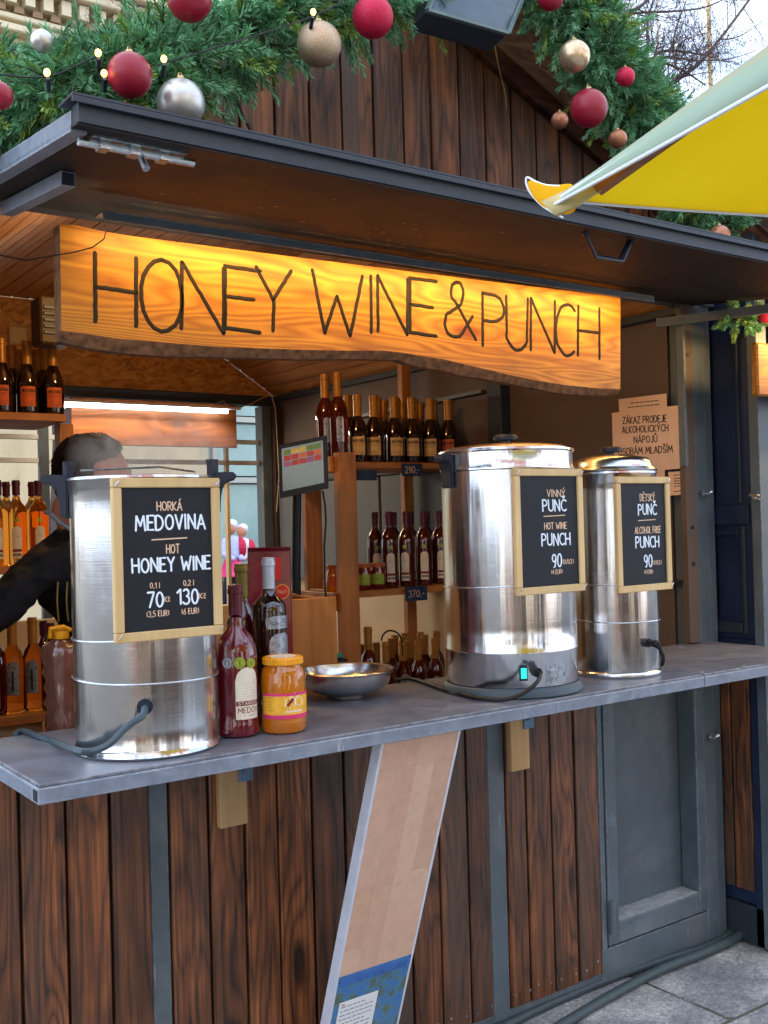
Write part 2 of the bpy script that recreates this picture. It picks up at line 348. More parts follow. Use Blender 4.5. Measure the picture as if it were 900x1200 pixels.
def paver():
    m, n, l, b = newmat('paving_slab'); v = coords(n, l)
    t = noise_(n, l, v, 60, 6, .7); t2 = noise_(n, l, v, 5, 6, .65); t3 = noise_(n, l, v, 170, 2, .6)
    r1 = ramp(n, [(.36, srgb(112,113,116)), (.5, srgb(156,157,158)), (.64, srgb(214,212,206))]); l.new(mth(n, l, 'ADD', mth(n, l, 'MULTIPLY', t, .45), mth(n, l, 'MULTIPLY', t2, .55)), r1.inputs[0])
    r2 = ramp(n, [(.35, (.62,.62,.62,1)), (.6, (1.15,1.15,1.15,1))]); l.new(t3, r2.inputs[0]); c = mixc(n, l, 1, r1.outputs[0], r2.outputs[0], 'MULTIPLY')
    oi = n.new('ShaderNodeObjectInfo'); r3 = ramp(n, [(0, (.85,.86,.88,1)), (1, (1.05,1.05,1.04,1))]); l.new(oi.outputs['Random'], r3.inputs[0]); c = mixc(n, l, 1, c, r3.outputs[0], 'MULTIPLY')
    st = ramp(n, [(.5, (1,1,1,1)), (.68, (.62,.63,.66,1))]); l.new(noise_(n, l, v, 2.6, 7, .7, .8), st.inputs[0]); c = mixc(n, l, 1, c, st.outputs[0], 'MULTIPLY')
    l.new(c, b.inputs['Base Color']); b.inputs['Roughness'].default_value = .75; bump(n, l, b, t, .5, .003); return m
M['paver'] = paver()

# ------------------------------------------------------------------ stroke lettering
def arc(cx, cy, rx, ry, a0, a1, n=9):
    return [(cx+rx*math.cos(R(a0+(a1-a0)*i/n)), cy+ry*math.sin(R(a0+(a1-a0)*i/n))) for i in range(n+1)]
G = {
 'A': (.62, [[(0,0),(.31,1),(.62,0)],[(.11,.34),(.51,.34)]]), 'B': (.5, [[(0,0),(0,1)],[(0,1)]+arc(.2,.76,.25,.24,90,-90)+[(0,.52)],[(0,.52),(.2,.52)]+arc(.22,.26,.28,.26,90,-90)+[(0,0)]]),
 'C': (.55, [arc(.36,.5,.36,.5,52,308,14)]), 'D': (.58, [[(0,0),(0,1),(.15,1)]+arc(.15,.5,.42,.5,90,-90,12)+[(0,0)]]),
 'E': (.46, [[(.46,1),(0,1),(0,0),(.46,0)],[(0,.52),(.38,.52)]]), 'F': (.44, [[(.44,1),(0,1),(0,0)],[(0,.52),(.36,.52)]]),
 'G': (.6, [arc(.36,.5,.36,.5,50,330,14)+[(.66,.42),(.4,.42)]]), 'H': (.55, [[(0,0),(0,1)],[(.55,0),(.55,1)],[(0,.5),(.55,.5)]]),
 'I': (.08, [[(.04,0),(.04,1)]]), 'J': (.36, [[(.36,1),(.36,.25)]+arc(.18,.22,.18,.22,0,-150)]),
 'K': (.5, [[(0,0),(0,1)],[(.48,1),(.02,.42),(.5,0)]]), 'L': (.42, [[(0,1),(0,0),(.42,0)]]),
 'M': (.72, [[(0,0),(.08,1),(.36,.3),(.64,1),(.72,0)]]), 'N': (.56, [[(0,0),(0,1),(.56,0),(.56,1)]]),
 'O': (.62, [arc(.31,.5,.31,.5,90,450,18)]), 'P': (.48, [[(0,0),(0,1)],[(0,1)]+arc(.2,.74,.28,.26,90,-90)+[(0,.48)]]),
 'R': (.5, [[(0,0),(0,1)],[(0,1)]+arc(.2,.74,.28,.26,90,-90)+[(0,.48)],[(.18,.48),(.5,0)]]),
 'S': (.46, [arc(.23,.75,.22,.25,30,250,9)+arc(.23,.25,.23,.26,80,-150,9)]), 'T': (.54, [[(0,1),(.54,1)],[(.27,1),(.27,0)]]),
 'U': (.54, [[(0,1),(0,.3)]+arc(.27,.28,.27,.28,180,360,10)+[(.54,1)]]), 'V': (.58, [[(0,1),(.29,0),(.58,1)]]),
 'W': (.84, [[(0,1),(.2,0),(.42,.62),(.62,0),(.84,1)]]), 'X': (.54, [[(0,0),(.54,1)],[(0,1),(.54,0)]]),
 'Y': (.56, [[(0,1),(.28,.5),(.56,1)],[(.28,.5),(.28,0)]]), 'Z': (.5, [[(0,1),(.5,1),(0,0),(.5,0)]]),
 '0': (.5, [arc(.25,.5,.25,.5,90,450,16)]), '1': (.26, [[(0,.78),(.24,1),(.24,0)]]), '2': (.48, [arc(.24,.75,.23,.25,160,-30,9)+[(0,0),(.5,0)]]),
 '3': (.46, [arc(.2,.77,.22,.23,140,-80,9)+arc(.2,.27,.26,.27,80,-150,9)]), '4': (.52, [[(.4,0),(.4,1),(0,.3),(.52,.3)]]),
 '5': (.46, [[(.42,1),(.06,1),(.03,.56)]+arc(.2,.3,.26,.3,110,-140,10)]), '6': (.48, [[(.38,1),(.08,.5)]+arc(.24,.27,.24,.27,150,-210,14)]),
 '7': (.46, [[(0,1),(.46,1),(.14,0)]]), '9': (.48, [arc(.24,.7,.23,.28,0,360,14)+[(.46,.6),(.34,.05),(.2,0)]]),
 '8': (.46, [arc(.23,.76,.2,.24,90,450,12),arc(.23,.26,.23,.26,90,450,12)]),
 ',': (.1, [[(.08,.08),(.02,-.14)]]), '.': (.1, [[(.05,0),(.05,.05)]]), '-': (.3, [[(0,.45),(.3,.45)]]), '/': (.36, [[(0,-.05),(.36,1.05)]]),
 '(': (.18, [arc(.3,.5,.26,.62,140,220,6)]), ')': (.18, [arc(-.12,.5,.26,.62,40,-40,6)]), 'l': (.06, [[(.03,0),(.03,1)]]),
 'c': (.36, [arc(.22,.3,.22,.3,50,310,10)]), 'o': (.4, [arc(.2,.3,.2,.3,90,450,12)]), '•': (.2, [arc(.1,.5,.05,.05,0,360,6)]),
 '&': (.74, [[(.72,.0),(.26,.62)]+arc(.3,.8,.15,.19,210,-30,10)+[(.38,.6),(.12,.42)]+arc(.24,.24,.24,.24,130,320,10)+[(.66,.42)]]),
}
def textstrokes(s, x0, x1, y0, h, jit=0.0, rng=None):
    """polylines of the text fitted between x0 and x1, baseline y0, cap height h"""
    items = []; x = 0
    for ch in s:
        if ch == ' ': x += .42; continue
        dec = unicodedata.normalize('NFD', ch); wd, st = G[dec[0]]
        dy = (random.random()-.5)*jit; sk = (random.random()-.5)*jit*.6
        for p in st: items.append([(x+a+sk*b, b+dy) for a, b in p])
        top = 1.12 if dec[0].isupper() else .74
        for mk in dec[1:]:
            c = x+wd/2
            if mk == '\u0301': items.append([(c-.04, top), (c+.12, top+.2)])
            if mk == '\u030c': items.append([(c-.14, top+.18), (c, top+.02), (c+.14, top+.18)])
            if mk == '\u030a': items.append([(a, b+dy) for a, b in arc(c, top+.12, .1, .1, 0, 360, 8)])
        x += wd+.2
    k = (x1-x0)/(x-.2)
    return [[(x0+a*k, y0+b*h) for a, b in p] for p in items]
def strokes(mb, lines, w, fn, depth=.35, n=6):
    """strokes as low rounded ridges; fn(u, v, d) maps the sheet to space"""
    for p in lines:
        q = [p[0]]
        for a in p[1:]:
            if (a[0]-q[-1][0])**2+(a[1]-q[-1][1])**2 > (w*.15)**2: q.append(a)
        if len(q) < 2: q.append((q[0][0]+w*.3, q[0][1]))
        vs = []; k = len(q)
        def dirn(i):
            a, b = q[max(i-1,0)], q[min(i+1,k-1)]; dx, dy = b[0]-a[0], b[1]-a[1]; L_ = math.hypot(dx, dy) or 1; return dx/L_, dy/L_
        pts = []
        d0 = dirn(0); d1 = dirn(k-1)
        pts.append((q[0][0]-d0[0]*w*.4, q[0][1]-d0[1]*w*.4, d0, .45))
        for i in range(k):
            sc = 1
            if 0 < i < k-1:
                ax, ay = q[i][0]-q[i-1][0], q[i][1]-q[i-1][1]; bx, by = q[i+1][0]-q[i][0], q[i+1][1]-q[i][1]
                cs = (ax*bx+ay*by)/((math.hypot(ax,ay)*math.hypot(bx,by)) or 1)
                if cs < .6:
                    la = math.hypot(ax,ay); lb = math.hypot(bx,by)
                    if cs < -.2:
                        pts.append((q[i][0], q[i][1], (ax/la, ay/la), 1)); pts.append((q[i][0]+ax/la*w*.3, q[i][1]+ay/la*w*.3, (ax/la, ay/la), .5))
                        pts.append((q[i][0]-bx/lb*w*.3, q[i][1]-by/lb*w*.3, (bx/lb, by/lb), .5)); pts.append((q[i][0], q[i][1], (bx/lb, by/lb), 1)); continue
                    sc = min(1/math.sqrt(max((1+cs)/2, .2)), 1.6)
            pts.append((q[i][0], q[i][1], dirn(i), sc))
        pts.append((q[-1][0]+d1[0]*w*.4, q[-1][1]+d1[1]*w*.4, d1, .45))
        for x, y, d, sc in pts:
            nx, ny = -d[1], d[0]
            for j in range(n):
                a = 2*PI*j/n; o = math.cos(a)*w/2*sc; vs.append(fn(x+nx*o, y+ny*o, math.sin(a)*w/2*depth))
        m = len(pts); fs = [(i*n+j, i*n+(j+1)%n, (i+1)*n+(j+1)%n, (i+1)*n+j) for i in range(m-1) for j in range(n)]
        fs += [tuple(range(n)), tuple((m-1)*n+j for j in range(n))]
        mb.add(vs, fs)
def dashes(mb, x0, x1, y, h, w, fn, seed=0):
    rg = random.Random(seed); x = x0; ls = []
    while x < x1-h:
        e = min(x+h*rg.uniform(1.2, 3.4), x1); ls.append([(x, y), (e, y)]); x = e+h*.8
    strokes(mb, ls, w, fn, .2, 4)

# ================================================================== SETTING: ground and paving
g = MB(); g.box(-300, 300, -300, 300, -.35, -.03); g.build('ground', M['stone_dark'], org=(0,0,0), kind='structure')
pv = MB(); pv.box(-4, 9, -8, 5, -.028, -.012); pave = pv.build('pavement', M['stone_dark'], org=(0,0,0), kind='structure')
rg = random.Random(5)
M['sand'] = plain('sandy_joint', srgb(96,90,80), .95, nz=.3, nsc=60, bmp=.6)
rows = [(1.9, 1.3), (1.3, .78), (.78, .28), (.28, -.40), (-.40, -.86), (-.86, -1.5), (-1.5, -2.0), (-2.0, -2.7), (-2.7, -3.3), (-3.3, -4.0), (-4.0, -4.7), (-4.7, -5.4)]
for ri, (yt, yb0) in enumerate(rows):
    x = -1.4+rg.uniform(0, .5)
    if ri == 3: x = .1; lens = [.5, .75, .62, .76, .78, .72, .8, .7, .9, .8, .7]
    elif ri == 4: x = -.1; lens = [.6, .8, .55, .7, .62, .62, .8, .7, .9, .8, .7]
    else: lens = [rg.uniform(.5, .95) for _ in range(14)]
    for ln in lens:
        if x > 6.4: break
        mb = MB(); dz = rg.uniform(-.001, .003); e = .0075; wrow = yt-yb0
        bm = bmesh.new(); bmesh.ops.create_cube(bm, size=1); bmesh.ops.subdivide_edges(bm, edges=bm.edges[:], cuts=3)
        for v in bm.verts:
            on = abs(v.co.x) > .49 or abs(v.co.y) > .49; top = v.co.z > .49
            v.co = Vector((x+ln/2+v.co.x*(ln-2*e), yb0+wrow/2+v.co.y*(wrow-2*e), -.03+dz+v.co.z*.06))
            v.co += Vector((noise.noise(v.co*7), noise.noise(v.co*7+Vector((9,0,0))), 0))*.009
            if top and on: v.co.z -= .005+.006*rg.random()
            elif top: v.co.z += rg.uniform(-.0005,.001)
        mb.addbm(bm); mb.build('paving_stone', M['paver'], pave)
        x += ln
q = MB(); q.box(-4, 9, -8, 5, -.0118, -.0105); q.build('joint_sand', M['sand'], pave, kind='stuff')

# ================================================================== THE STALL
XL, XR, YB = .616, 3.126, 2.991          # inner left, inner right wall, back wall
ZE, ZF, XC = 2.303, 2.742, 1.926         # eave, flat ceiling, ridge
stall = thing('market_stall', (XC, 1.4, 0), 'dark brown plank market stall with open serving hatch, under the carved wooden sign', 'market stall')
def sp(name, mb, m, **kw): return mb.build(name, m, stall, **kw)
def plank(x0, x1, z0, z1, y0=-.012, y1=.010, mat='clad', par=None, top=None):
    mb = MB(); b = .0025
    if top: # slanted top
        (xa, za), (xb, zb) = top
        mb.prism([(x0, z0), (x1, z0), (x1, zb), (x0, za)], lambda a, c: (a, y0, c), lambda a, c: (a, y1, c))
    else: mb.bevbox(x0, x1, y0, y1, z0, z1, b)
    return mb.build('plank', M[mat], par or stall)
# lower cladding
gaps = [(.498,.600),(.604,.704),(.712,.810),(.818,.916),(.924,1.016),(1.074,1.172),(1.180,1.273),(1.281,1.371),(1.379,1.478),(1.486,1.582),(1.590,1.694),(1.702,1.802),(1.810,1.907),(1.915,2.017),(2.025,2.106),(2.182,2.258),(2.266,2.365),(2.373,2.471),(2.479,2.578)]
rg = random.Random(3)
for a, c in gaps: plank(a, c, .045+rg.uniform(-.004,.004), 1.045, y0=-.012+rg.uniform(-.002,.002))
scr = None
for o_ in [o for o in stall.children if o.name.startswith('plank')]:
    xc_ = o_.location.x+XC; 
    for dx, z in ((-.03,.085),(.03,.085),(-.03,.985),(.03,.985)):
        if scr is None:
            b_ = MB(); b_.tube([(0,0,0),(0,-.0015,0)], .0042, 8); scr = b_.build('screw', M['zinc'], o_, smooth=True, org=(0,0,0)); so_ = scr
        else: so_ = scr.copy(); COL.objects.link(so_); so_.parent = o_
        so_.location = Vector((dx+rg.uniform(-.004,.004), -.0120, z+rg.uniform(-.01,.01)-wloc(o_).z))
m = MB(); m.box(.45, 2.58, .012, .03, .05, 1.05); sp('backing_sheet', m, M['anth_d'])
for a, c in ((1.020, 1.070), (2.110, 2.178)):
    m = MB(); m.bevbox(a, c, -.004, .05, .02, 1.046, .003); sp('steel_post', m, M['anth'])
m = MB(); m.bevbox(.4, 2.6, .0, .06, -.0, .042, .003); sp('bottom_beam', m, M['anth'])
# door under the counter at the right
m = MB(); m.bevbox(2.583, 2.607, -.012, .05, .12, 1.046, .003); sp('door_jamb', m, M['anth'])
m = MB(); m.bevbox(2.583, 3.19, -.006, .06, .0, .118, .003); sp('sill_beam', m, M['anth'])
door = MB(); door.bevbox(2.64, 3.09, .066, .074, .2, 1.04, .001)
door = door.build('door', M['anth'], stall)
for nm, a in (('stile', (2.612, 2.662, -.016, .062, .128, 1.042)), ('stile', (3.082, 3.128, -.016, .062, .128, 1.042)), ('bottom_rail', (2.663, 3.081, -.016, .062, .128, .2))):
    mm = MB(); mm.bevbox(*a, .003); mm.build(nm, M['anth'], door)
q = MB(); q.box(2.664, 3.0805, -.012, .0655, .2003, .2010); q.build('dust_film', plain('grey_dust', srgb(168,172,172), .9, nz=.3, nsc=30), door)
for z in (.225, .98):
    h = MB(); h.tube([(2.618, -.024, z-.055), (2.618, -.024, z-.001)], .011, 12); h.tube([(2.618, -.024, z+.001), (2.618, -.024, z+.055)], .0105, 12); h.box(2.610, 2.622, -.019, -.0165, z-.045, z+.045)
    h.build('hinge', M['anth'], door, smooth=True)
# corner post, full height
m = MB(); m.bevbox(3.132, 3.196, -.010, .09, .0, 2.33, .003); m.mi = 1
sp('corner_post', m, [M['anth'], M['anth']])
m = MB(); m.bevbox(3.198, 3.244, -.004, .09, .0, 2.33, .003); sp('corner_post', m, M['anth'])
def wingbolt(x, y, z, par):
    b = MB(); b.tube([(x, y, z), (x, y-.03, z)], .006, 8); b.tube([(x, y-.004, z), (x, y-.012, z)], .014, 6); b.tube([(x-.022, y-.026, z+.012), (x, y-.02, z), (x+.022, y-.026, z+.010)], [.006, .005, .006], 6, flat=.5)
    return b.build('wing_bolt', M['zinc'], par, smooth=True)
wingbolt(3.165, -.010, .74, stall); wingbolt(3.165, -.010, 1.62, stall)
for z in (1.5, 1.37, 2.25, 2.12):
    b = MB(); b.tube([(3.10, -.0155, z), (3.10, -.0175, z)], .008, 10); b.build('bolt_hole', M['blackp'], stall)
# flat jamb plate with angle bar (inside edge of hatch)
m = MB(); m.bevbox(3.072, 3.130, -.015, .012, 1.087, 2.32, .002); sp('hatch_jamb', m, M['panel'])
m = MB(); m.bevbox(3.060, 3.071, -.030, .0, 1.72, 2.26, .001); sp('angle_bar', m, M['anth'])
m = MB(); m.bar((3.02, .05, 2.238), (3.20, -.66, 2.222), .012, .03); sp('flap_strut', m, M['anth'])
# gable wall
def zr(x): return 3.061-.4455*abs(x-XC)
ge = [.6,.68,.79,.895,1.0,1.105,1.21,1.315,1.42,1.53,1.636,1.745,1.852,1.954,2.063,2.169,2.277,2.384,2.488,2.595,2.70,2.81,2.92,3.03,3.14,3.244]
for a, c in zip(ge[:-1], ge[1:]):
    a2, c2 = a+.004, c-.005
    if a < XC < c:
        for p, q in ((a2, XC), (XC, c2)): pass
    plank(a2, c2, 2.335, 0, y0=-.012+rg.uniform(-.002,.002), top=((a2, zr(a2)+.02), (c2, zr(c2)+.02)))
m = MB(); m.prism([(.6, 2.31), (3.24, 2.31), (3.24, zr(3.24)), (XC, zr(XC)), (.6, zr(.6))], lambda a, c: (a, .012, c), lambda a, c: (a, .03, c)); sp('gable_backing', m, M['anth_d'])
m = MB(); m.bevbox(.56, 3.26, -.02, .06, 2.306, 2.334, .003); sp('hinge_beam', m, M['anth'])
# bargeboards and roof overhang
for s in (-1, 1):
    xe = XC+s*1.42; ze = zr(xe)
    off = .075
    m = MB(); m.prism([(XC, zr(XC)), (xe, ze), (xe, ze+off), (XC, zr(XC)+off)], lambda a, c: (a, -.038, c), lambda a, c: (a, -.014, c)); sp('bargeboard', m, M['clad_h'])
    for k in range(2 if s > 0 else 0):
        y1 = -.040-k*.1; y0 = y1-.097
        m = MB(); m.prism([(XC, zr(XC)+.068), (xe, ze+.068), (xe, ze+.09), (XC, zr(XC)+.09)], lambda a, c: (a, y0, c), lambda a, c: (a, y1, c)); sp('soffit_board', m, M['soffit'])
    m = MB(); m.prism([(XC, zr(XC)+.045), (xe, ze+.045), (xe, ze+.10), (XC, zr(XC)+.10)], lambda a, c: (a, -.262 if s > 0 else -.060, c), lambda a, c: (a, -.241 if s > 0 else -.0395, c)); sp('bargeboard', m, M['clad_h'])
    m = MB(); m.prism([(XC, zr(XC)+.102), (xe, ze+.102), (xe, ze+.112), (XC, zr(XC)+.112)], lambda a, c: (a, -.268 if s > 0 else -.066, c), lambda a, c: (a, 3.2, c)); sp('roof', m, M['anth_d'])
# side walls
m = MB(); m.box(XR, XR+.03, .095, YB, 1.25, ZE); sp('side_wall', m, M['panel'])
m = MB(); m.box(XR, XR+.03, .095, .95, .0, 1.249); sp('side_wall', m, M['panel'])
m = MB(); m.box(XR, XR+.03, .951, YB, .0, 1.249); sp('side_wall', m, M['cream'])
m = MB(); m.bevbox(3.095, 3.124, .015, YB, 2.272, 2.302, .002); sp('eave_angle', m, M['anth_d'])
m = MB(); m.box(XL-.03, XL, .02, YB, .0, ZE); sp('side_wall', m, M['panel'])
# grey fold-up shutter panels lining the right wall
for y0, y1, z0, z1 in ((1.05, 1.88, 1.24, 1.78), (1.9, 2.95, 1.24, 1.78)):
    m = MB(); m.bevbox(3.085, 3.12, y0, y1, z0, z1, .003); sp('wall_panel', m, M['greypanel'])
m = MB(); m.bevbox(3.07, 3.124, .95, 1.04, 1.1, 2.27, .003); sp('steel_post', m, M['anth_d'])
m = MB(); m.box(3.075, 3.124, 1.05, 2.95, 1.785, 1.80); sp('panel_edge', m, M['anth_d'])
m = MB(); m.bar((3.1, 1.1, 2.12), (3.1, 2.1, 2.10), .02, .015); sp('panel_edge', m, M['anth'])
m = MB(); m.bevbox(3.10, 3.124, .015, 1.0, 1.30, 1.31, .002); sp('panel_edge', m, M['anth_d'])
m = MB(); m.bevbox(3.06, 3.10, .10, .36, 1.61, 1.66, .002); m.tube([(3.058, .1, 1.635), (3.058, .36, 1.635)], .007, 8)
hp = sp('piano_hinge', m, M['brass'])
for k in range(4):
    for z in (1.62, 1.652):
        s_ = MB(); s_.tube([(3.0595, .13+k*.065, z), (3.056, .13+k*.065, z)], .006, 8); s_.build('screw', M['zinc'], hp, smooth=True)
# back wall: opening to the street, OSB gable above the beam
m = MB(); m.prism([(XL, ZE+.002), (XR, ZE+.002), (2.43, ZF), (1.42, ZF)], lambda a, c: (a, YB, c), lambda a, c: (a, YB+.02, c)); sp('osb_gable', m, M['osb'])
m = MB(); m.bevbox(XL, XR, 2.93, YB+.01, 2.245, 2.30, .003); sp('back_beam', m, M['anth_d'])
m = MB(); m.bevbox(XL, XR, 2.96, YB+.03, .0, 1.1, .003); sp('back_wall', m, M['cream'])
m = MB(); m.bevbox(3.065, 3.124, 2.90, YB+.02, .9, 2.24, .003); sp('back_post', m, plain('dark_brown_post', srgb(62,44,36), .6))
m = MB(); m.bevbox(3.0, 3.062, 2.93, YB+.02, 1.1, 2.24, .003); sp('back_post', m, M['anth'])
m = MB(); m.bevbox(1.86, 2.81, 2.88, 2.905, 1.99, 2.235, .003); sp('hanging_board', m, wood('hanging_board_wood', srgb(110,56,24), srgb(168,100,48), 'X', .5, 6, var=.2))
m = MB(); m.bevbox(1.70, 1.86, 2.0, 2.03, 1.0, 2.12, .003)
# back window frame of white bars
for z in (2.02, 1.90):
    m = MB(); m.bevbox(1.3, 2.998, 2.97, 3.0, z, z+.025, .002); sp('window_bar', m, M['white'])
for x in (2.78,):
    m = MB(); m.bevbox(x, x+.02, 2.965, 2.998, 1.1, 2.0, .002); sp('window_bar', m, M['cream'])
for x in (1.32, 1.72):
    m = MB(); m.bevbox(x, x+.05, 2.965, 2.998, 1.1, 2.24, .002); sp('window_bar', m, M['anth'])
m = MB(); m.prism([(2.80, 2.24), (3.0, 2.24), (3.0, 2.10), (2.80, 2.235)], lambda a, c: (a, 3.03, c), lambda a, c: (a, 3.7, c))
m = MB(); m.bar((2.83, 3.6, 2.16), (3.02, 3.04, 2.30), .03, .03); sp('back_flap_arm', m, M['anth_d'])
m = MB(); m.add([(1.2, 3.04, 2.32), (3.1, 3.04, 2.32), (3.1, 3.8, 2.42), (1.2, 3.8, 2.42)], [(0,1,2,3)]); m.add([(1.2, 3.04, 2.34), (3.1, 3.04, 2.34), (3.1, 3.8, 2.44), (1.2, 3.8, 2.44)], [(0,1,2,3)]); sp('back_flap', m, M['greypanel'])
# ceiling boards
y0c = .035
sx_ = [(XL, ZE+.0, 1.42, ZF), (1.42, ZF, 2.43, ZF), (2.43, ZF, XR, ZE)]
for xa, za, xb, zb in sx_:
    L_ = math.hypot(xb-xa, zb-za); nb = round(L_/.095)
    for k in range(nb):
        p = Vector((xa+(xb-xa)*(k+.04)/nb, 0, za+(zb-za)*(k+.04)/nb)); q = Vector((xa+(xb-xa)*(k+.97)/nb, 0, za+(zb-za)*(k+.97)/nb))
        n_ = Vector((-(zb-za), 0, xb-xa)).normalized()*.016
        mb = MB(); mb.prism([(0,0),(1,0),(1,1),(0,1)], lambda a, c: tuple((p+(q-p)*a+n_*c)+Vector((0,y0c,0))), lambda a, c: tuple((p+(q-p)*a+n_*c)+Vector((0,YB-.005,0))))
        mb.build('ceiling_board', M['pine_y'], stall)
# dark roof underlay so no sky shows between the boards
m = MB(); m.prism([(XL, ZE+.02), (1.42, ZF+.02), (2.43, ZF+.02), (XR, ZE+.02), (XR, ZE+.03), (2.43, ZF+.03), (1.42, ZF+.03), (XL, ZE+.03)], lambda a, c: (a, .032, c), lambda a, c: (a, YB, c)); sp('roof_underlay', m, M['anth_d'])
m = MB(); m.box(XL, XR, .1, YB, -.005, .02); sp('floor', m, M['pine_x'])
# inner worktop
m = MB(); m.bevbox(XL+.01, XR-.01, .075, .55, .93, .96, .003); sp('worktop', m, M['top'])

# ---- flap (awning)
fy, fz = -.742, 2.222
def fp(x, t, d=0): return (x, fy*t, 2.303+(fz-2.303)*t+.0+d)
X0, X1 = .616, 3.15
m = MB(); m.add([fp(X0,.0,.0), fp(X1,.0,.0), fp(X1,1,.0), fp(X0,1,.0), fp(X0,0,.004), fp(X1,0,.004), fp(X1,1,.004), fp(X0,1,.004)], [(0,3,2,1),(4,5,6,7),(0,1,5,4),(1,2,6,5),(2,3,7,6),(3,0,4,7)])
m2 = MB()
flap = sp('flap', m, M['flap'])
def fr(name, a, b, w_, h_, mat='anth'):
    q = MB(); q.bar(a, b, w_, h_); return q.build(name, M[mat], flap)
fr('front_rail', fp(X0+.002,.985,.020), fp(X1,.985,.020), .03, .034, 'anth_d')
q = MB(); q.bar(fp(X0-.012,.975,.043), fp(X1,.975,.043), .07, .004); q.bar(fp(X0-.012,1.018,.0385), fp(X1,1.018,.0385), .006, .010); q.build('drip_edge', M['anth_d'], flap)
fr('side_rail', fp(X0+.014,.0,.012), fp(X0+.014,.96,.012), .028, .034, 'rail')
fr('side_rail', fp(X0+.10,.0,-.017), fp(X0+.10,.55,-.017), .028, .028, 'rail')
q = MB(); q.bar(fp(X0+.10,.545,-.017), fp(X0+.10,.553,-.017), .024, .024); q.build('tube_end', M['blackp'], flap)
# barrel bolt
q = MB(); q.bar(fp(X0+.04,.93,-.004), fp(X0+.215,.93,-.004), .034, .004)
for t in (.055,.11,.165): q.bar(fp(X0+t,.93,-.012), fp(X0+t+.018,.93,-.012), .026, .02)
q.tube([fp(X0+.02,.93,-.014), fp(X0+.235,.93,-.014)], .0072, 10); q.tube([fp(X0+.13,.93,-.014), fp(X0+.135,.955,-.045)], [.006,.007], 8); q.build('barrel_bolt', M['zinc'], flap, smooth=True)
# U handle
q = MB(); hx = at(685, 268, 'Y', -.70).x; hz = fp(0,.94)[2]
q.tube([(hx, -.70, hz), (hx+.035, -.70, hz-.055), (hx+.125, -.70, hz-.055), (hx+.16, -.70, hz)], .009, 8, flat=.6); q.build('handle', M['blackp'], flap, smooth=True)
# scraped chips on the flap underside
q = MB()
rc = random.Random(12)
for k in range(46):
    px, py = (rc.gauss(500, 60), rc.gauss(272, 14)) if k < 30 else (rc.uniform(150, 800), 0)
    t = rc.uniform(.1, .75); x = at(px, 260, 'Z', 2.27).x
    if k >= 30: x = rc.uniform(.9, 3)
    l_ = rc.uniform(.003, .016); q.add([fp(x,t,-.0006), fp(x+l_,t,-.0006), fp(x+l_*.8,t+.006,-.0006), fp(x,t+.005,-.0006)], [(0,1,2,3)])
q.build('paint_chips', plain('paint_chip', srgb(176,130,84), .6), flap, kind='stuff')

# ---- counter
def counter(x0, x1, name):
    c = MB(); c.bevbox(x0+.004, x1-.004, -.484, .02, 1.077, 1.083, .0012)
    c = c.build(name, M['top'], stall)
    a = MB(); a.bevbox(x0, x1, -.489, -.455, 1.046, 1.0765, .002); a.build('counter_rail', M['rail'], c)
    if x0 < 1:
        a = MB(); a.bevbox(x0, x0+.034, -.454, .015, 1.046, 1.0765, .002); a.build('counter_rail', M['rail'], c)
        a = MB(); a.bevbox(x0-.0012, x0+.001, -.4845, -.4615, 1.051, 1.072, .0004); a.build('rail_opening', M['blackp'], c)
    a = MB(); a.bevbox(x0+.035, x1, -.40, -.37, 1.048, 1.0765, .002); a.build('cross_rail', M['anth_d'], c)
    return c
counter(.604, 2.530, 'counter'); counter(2.535, 3.2, 'counter')
for k, (x, y) in enumerate([(2.56,-.46),(2.75,-.465),(2.95,-.465),(2.62,-.2),(3.0,-.03),(2.8,-.03)]):
    s_ = MB(); s_.tube([(x,y,1.0832),(x,y,1.0845)], .007, 8); s_.build('screw', M['zinc'], stall)
# brackets and wooden blocks
for xb in (1.262, 2.245, 2.598):
    q = MB(); q.bevbox(xb-.018, xb+.018, -.11, -.013, 1.008, 1.044, .002); br = q.build('bracket', M['anth'], stall)
    q = MB(); q.bevbox(xb-.012, xb+.012, -.1115, -.108, 1.014, 1.038, .0005); q.build('bracket_opening', M['blackp'], br)
    if xb < 2.5:
        q = MB(); q.bevbox(xb-.014, xb+.026, -.0445, -.0385, .90, 1.007, .001); q.tube([(xb+.006,-.0445,.94),(xb+.006,-.049,.94)], .006, 6); q.bar((xb, -.045, .93), (xb, -.105, 1.008), .014, .014); q.build('bracket_plate', plain('blue_grey_plate', srgb(96,122,146), .4, .4, nz=.15), br)
        q = MB(); q.bevbox(xb-.066, xb+.012, -.038, -.0145, .79 if xb < 2 else .775, 1.046, .003); q.build('support_block', M['raw'], stall)

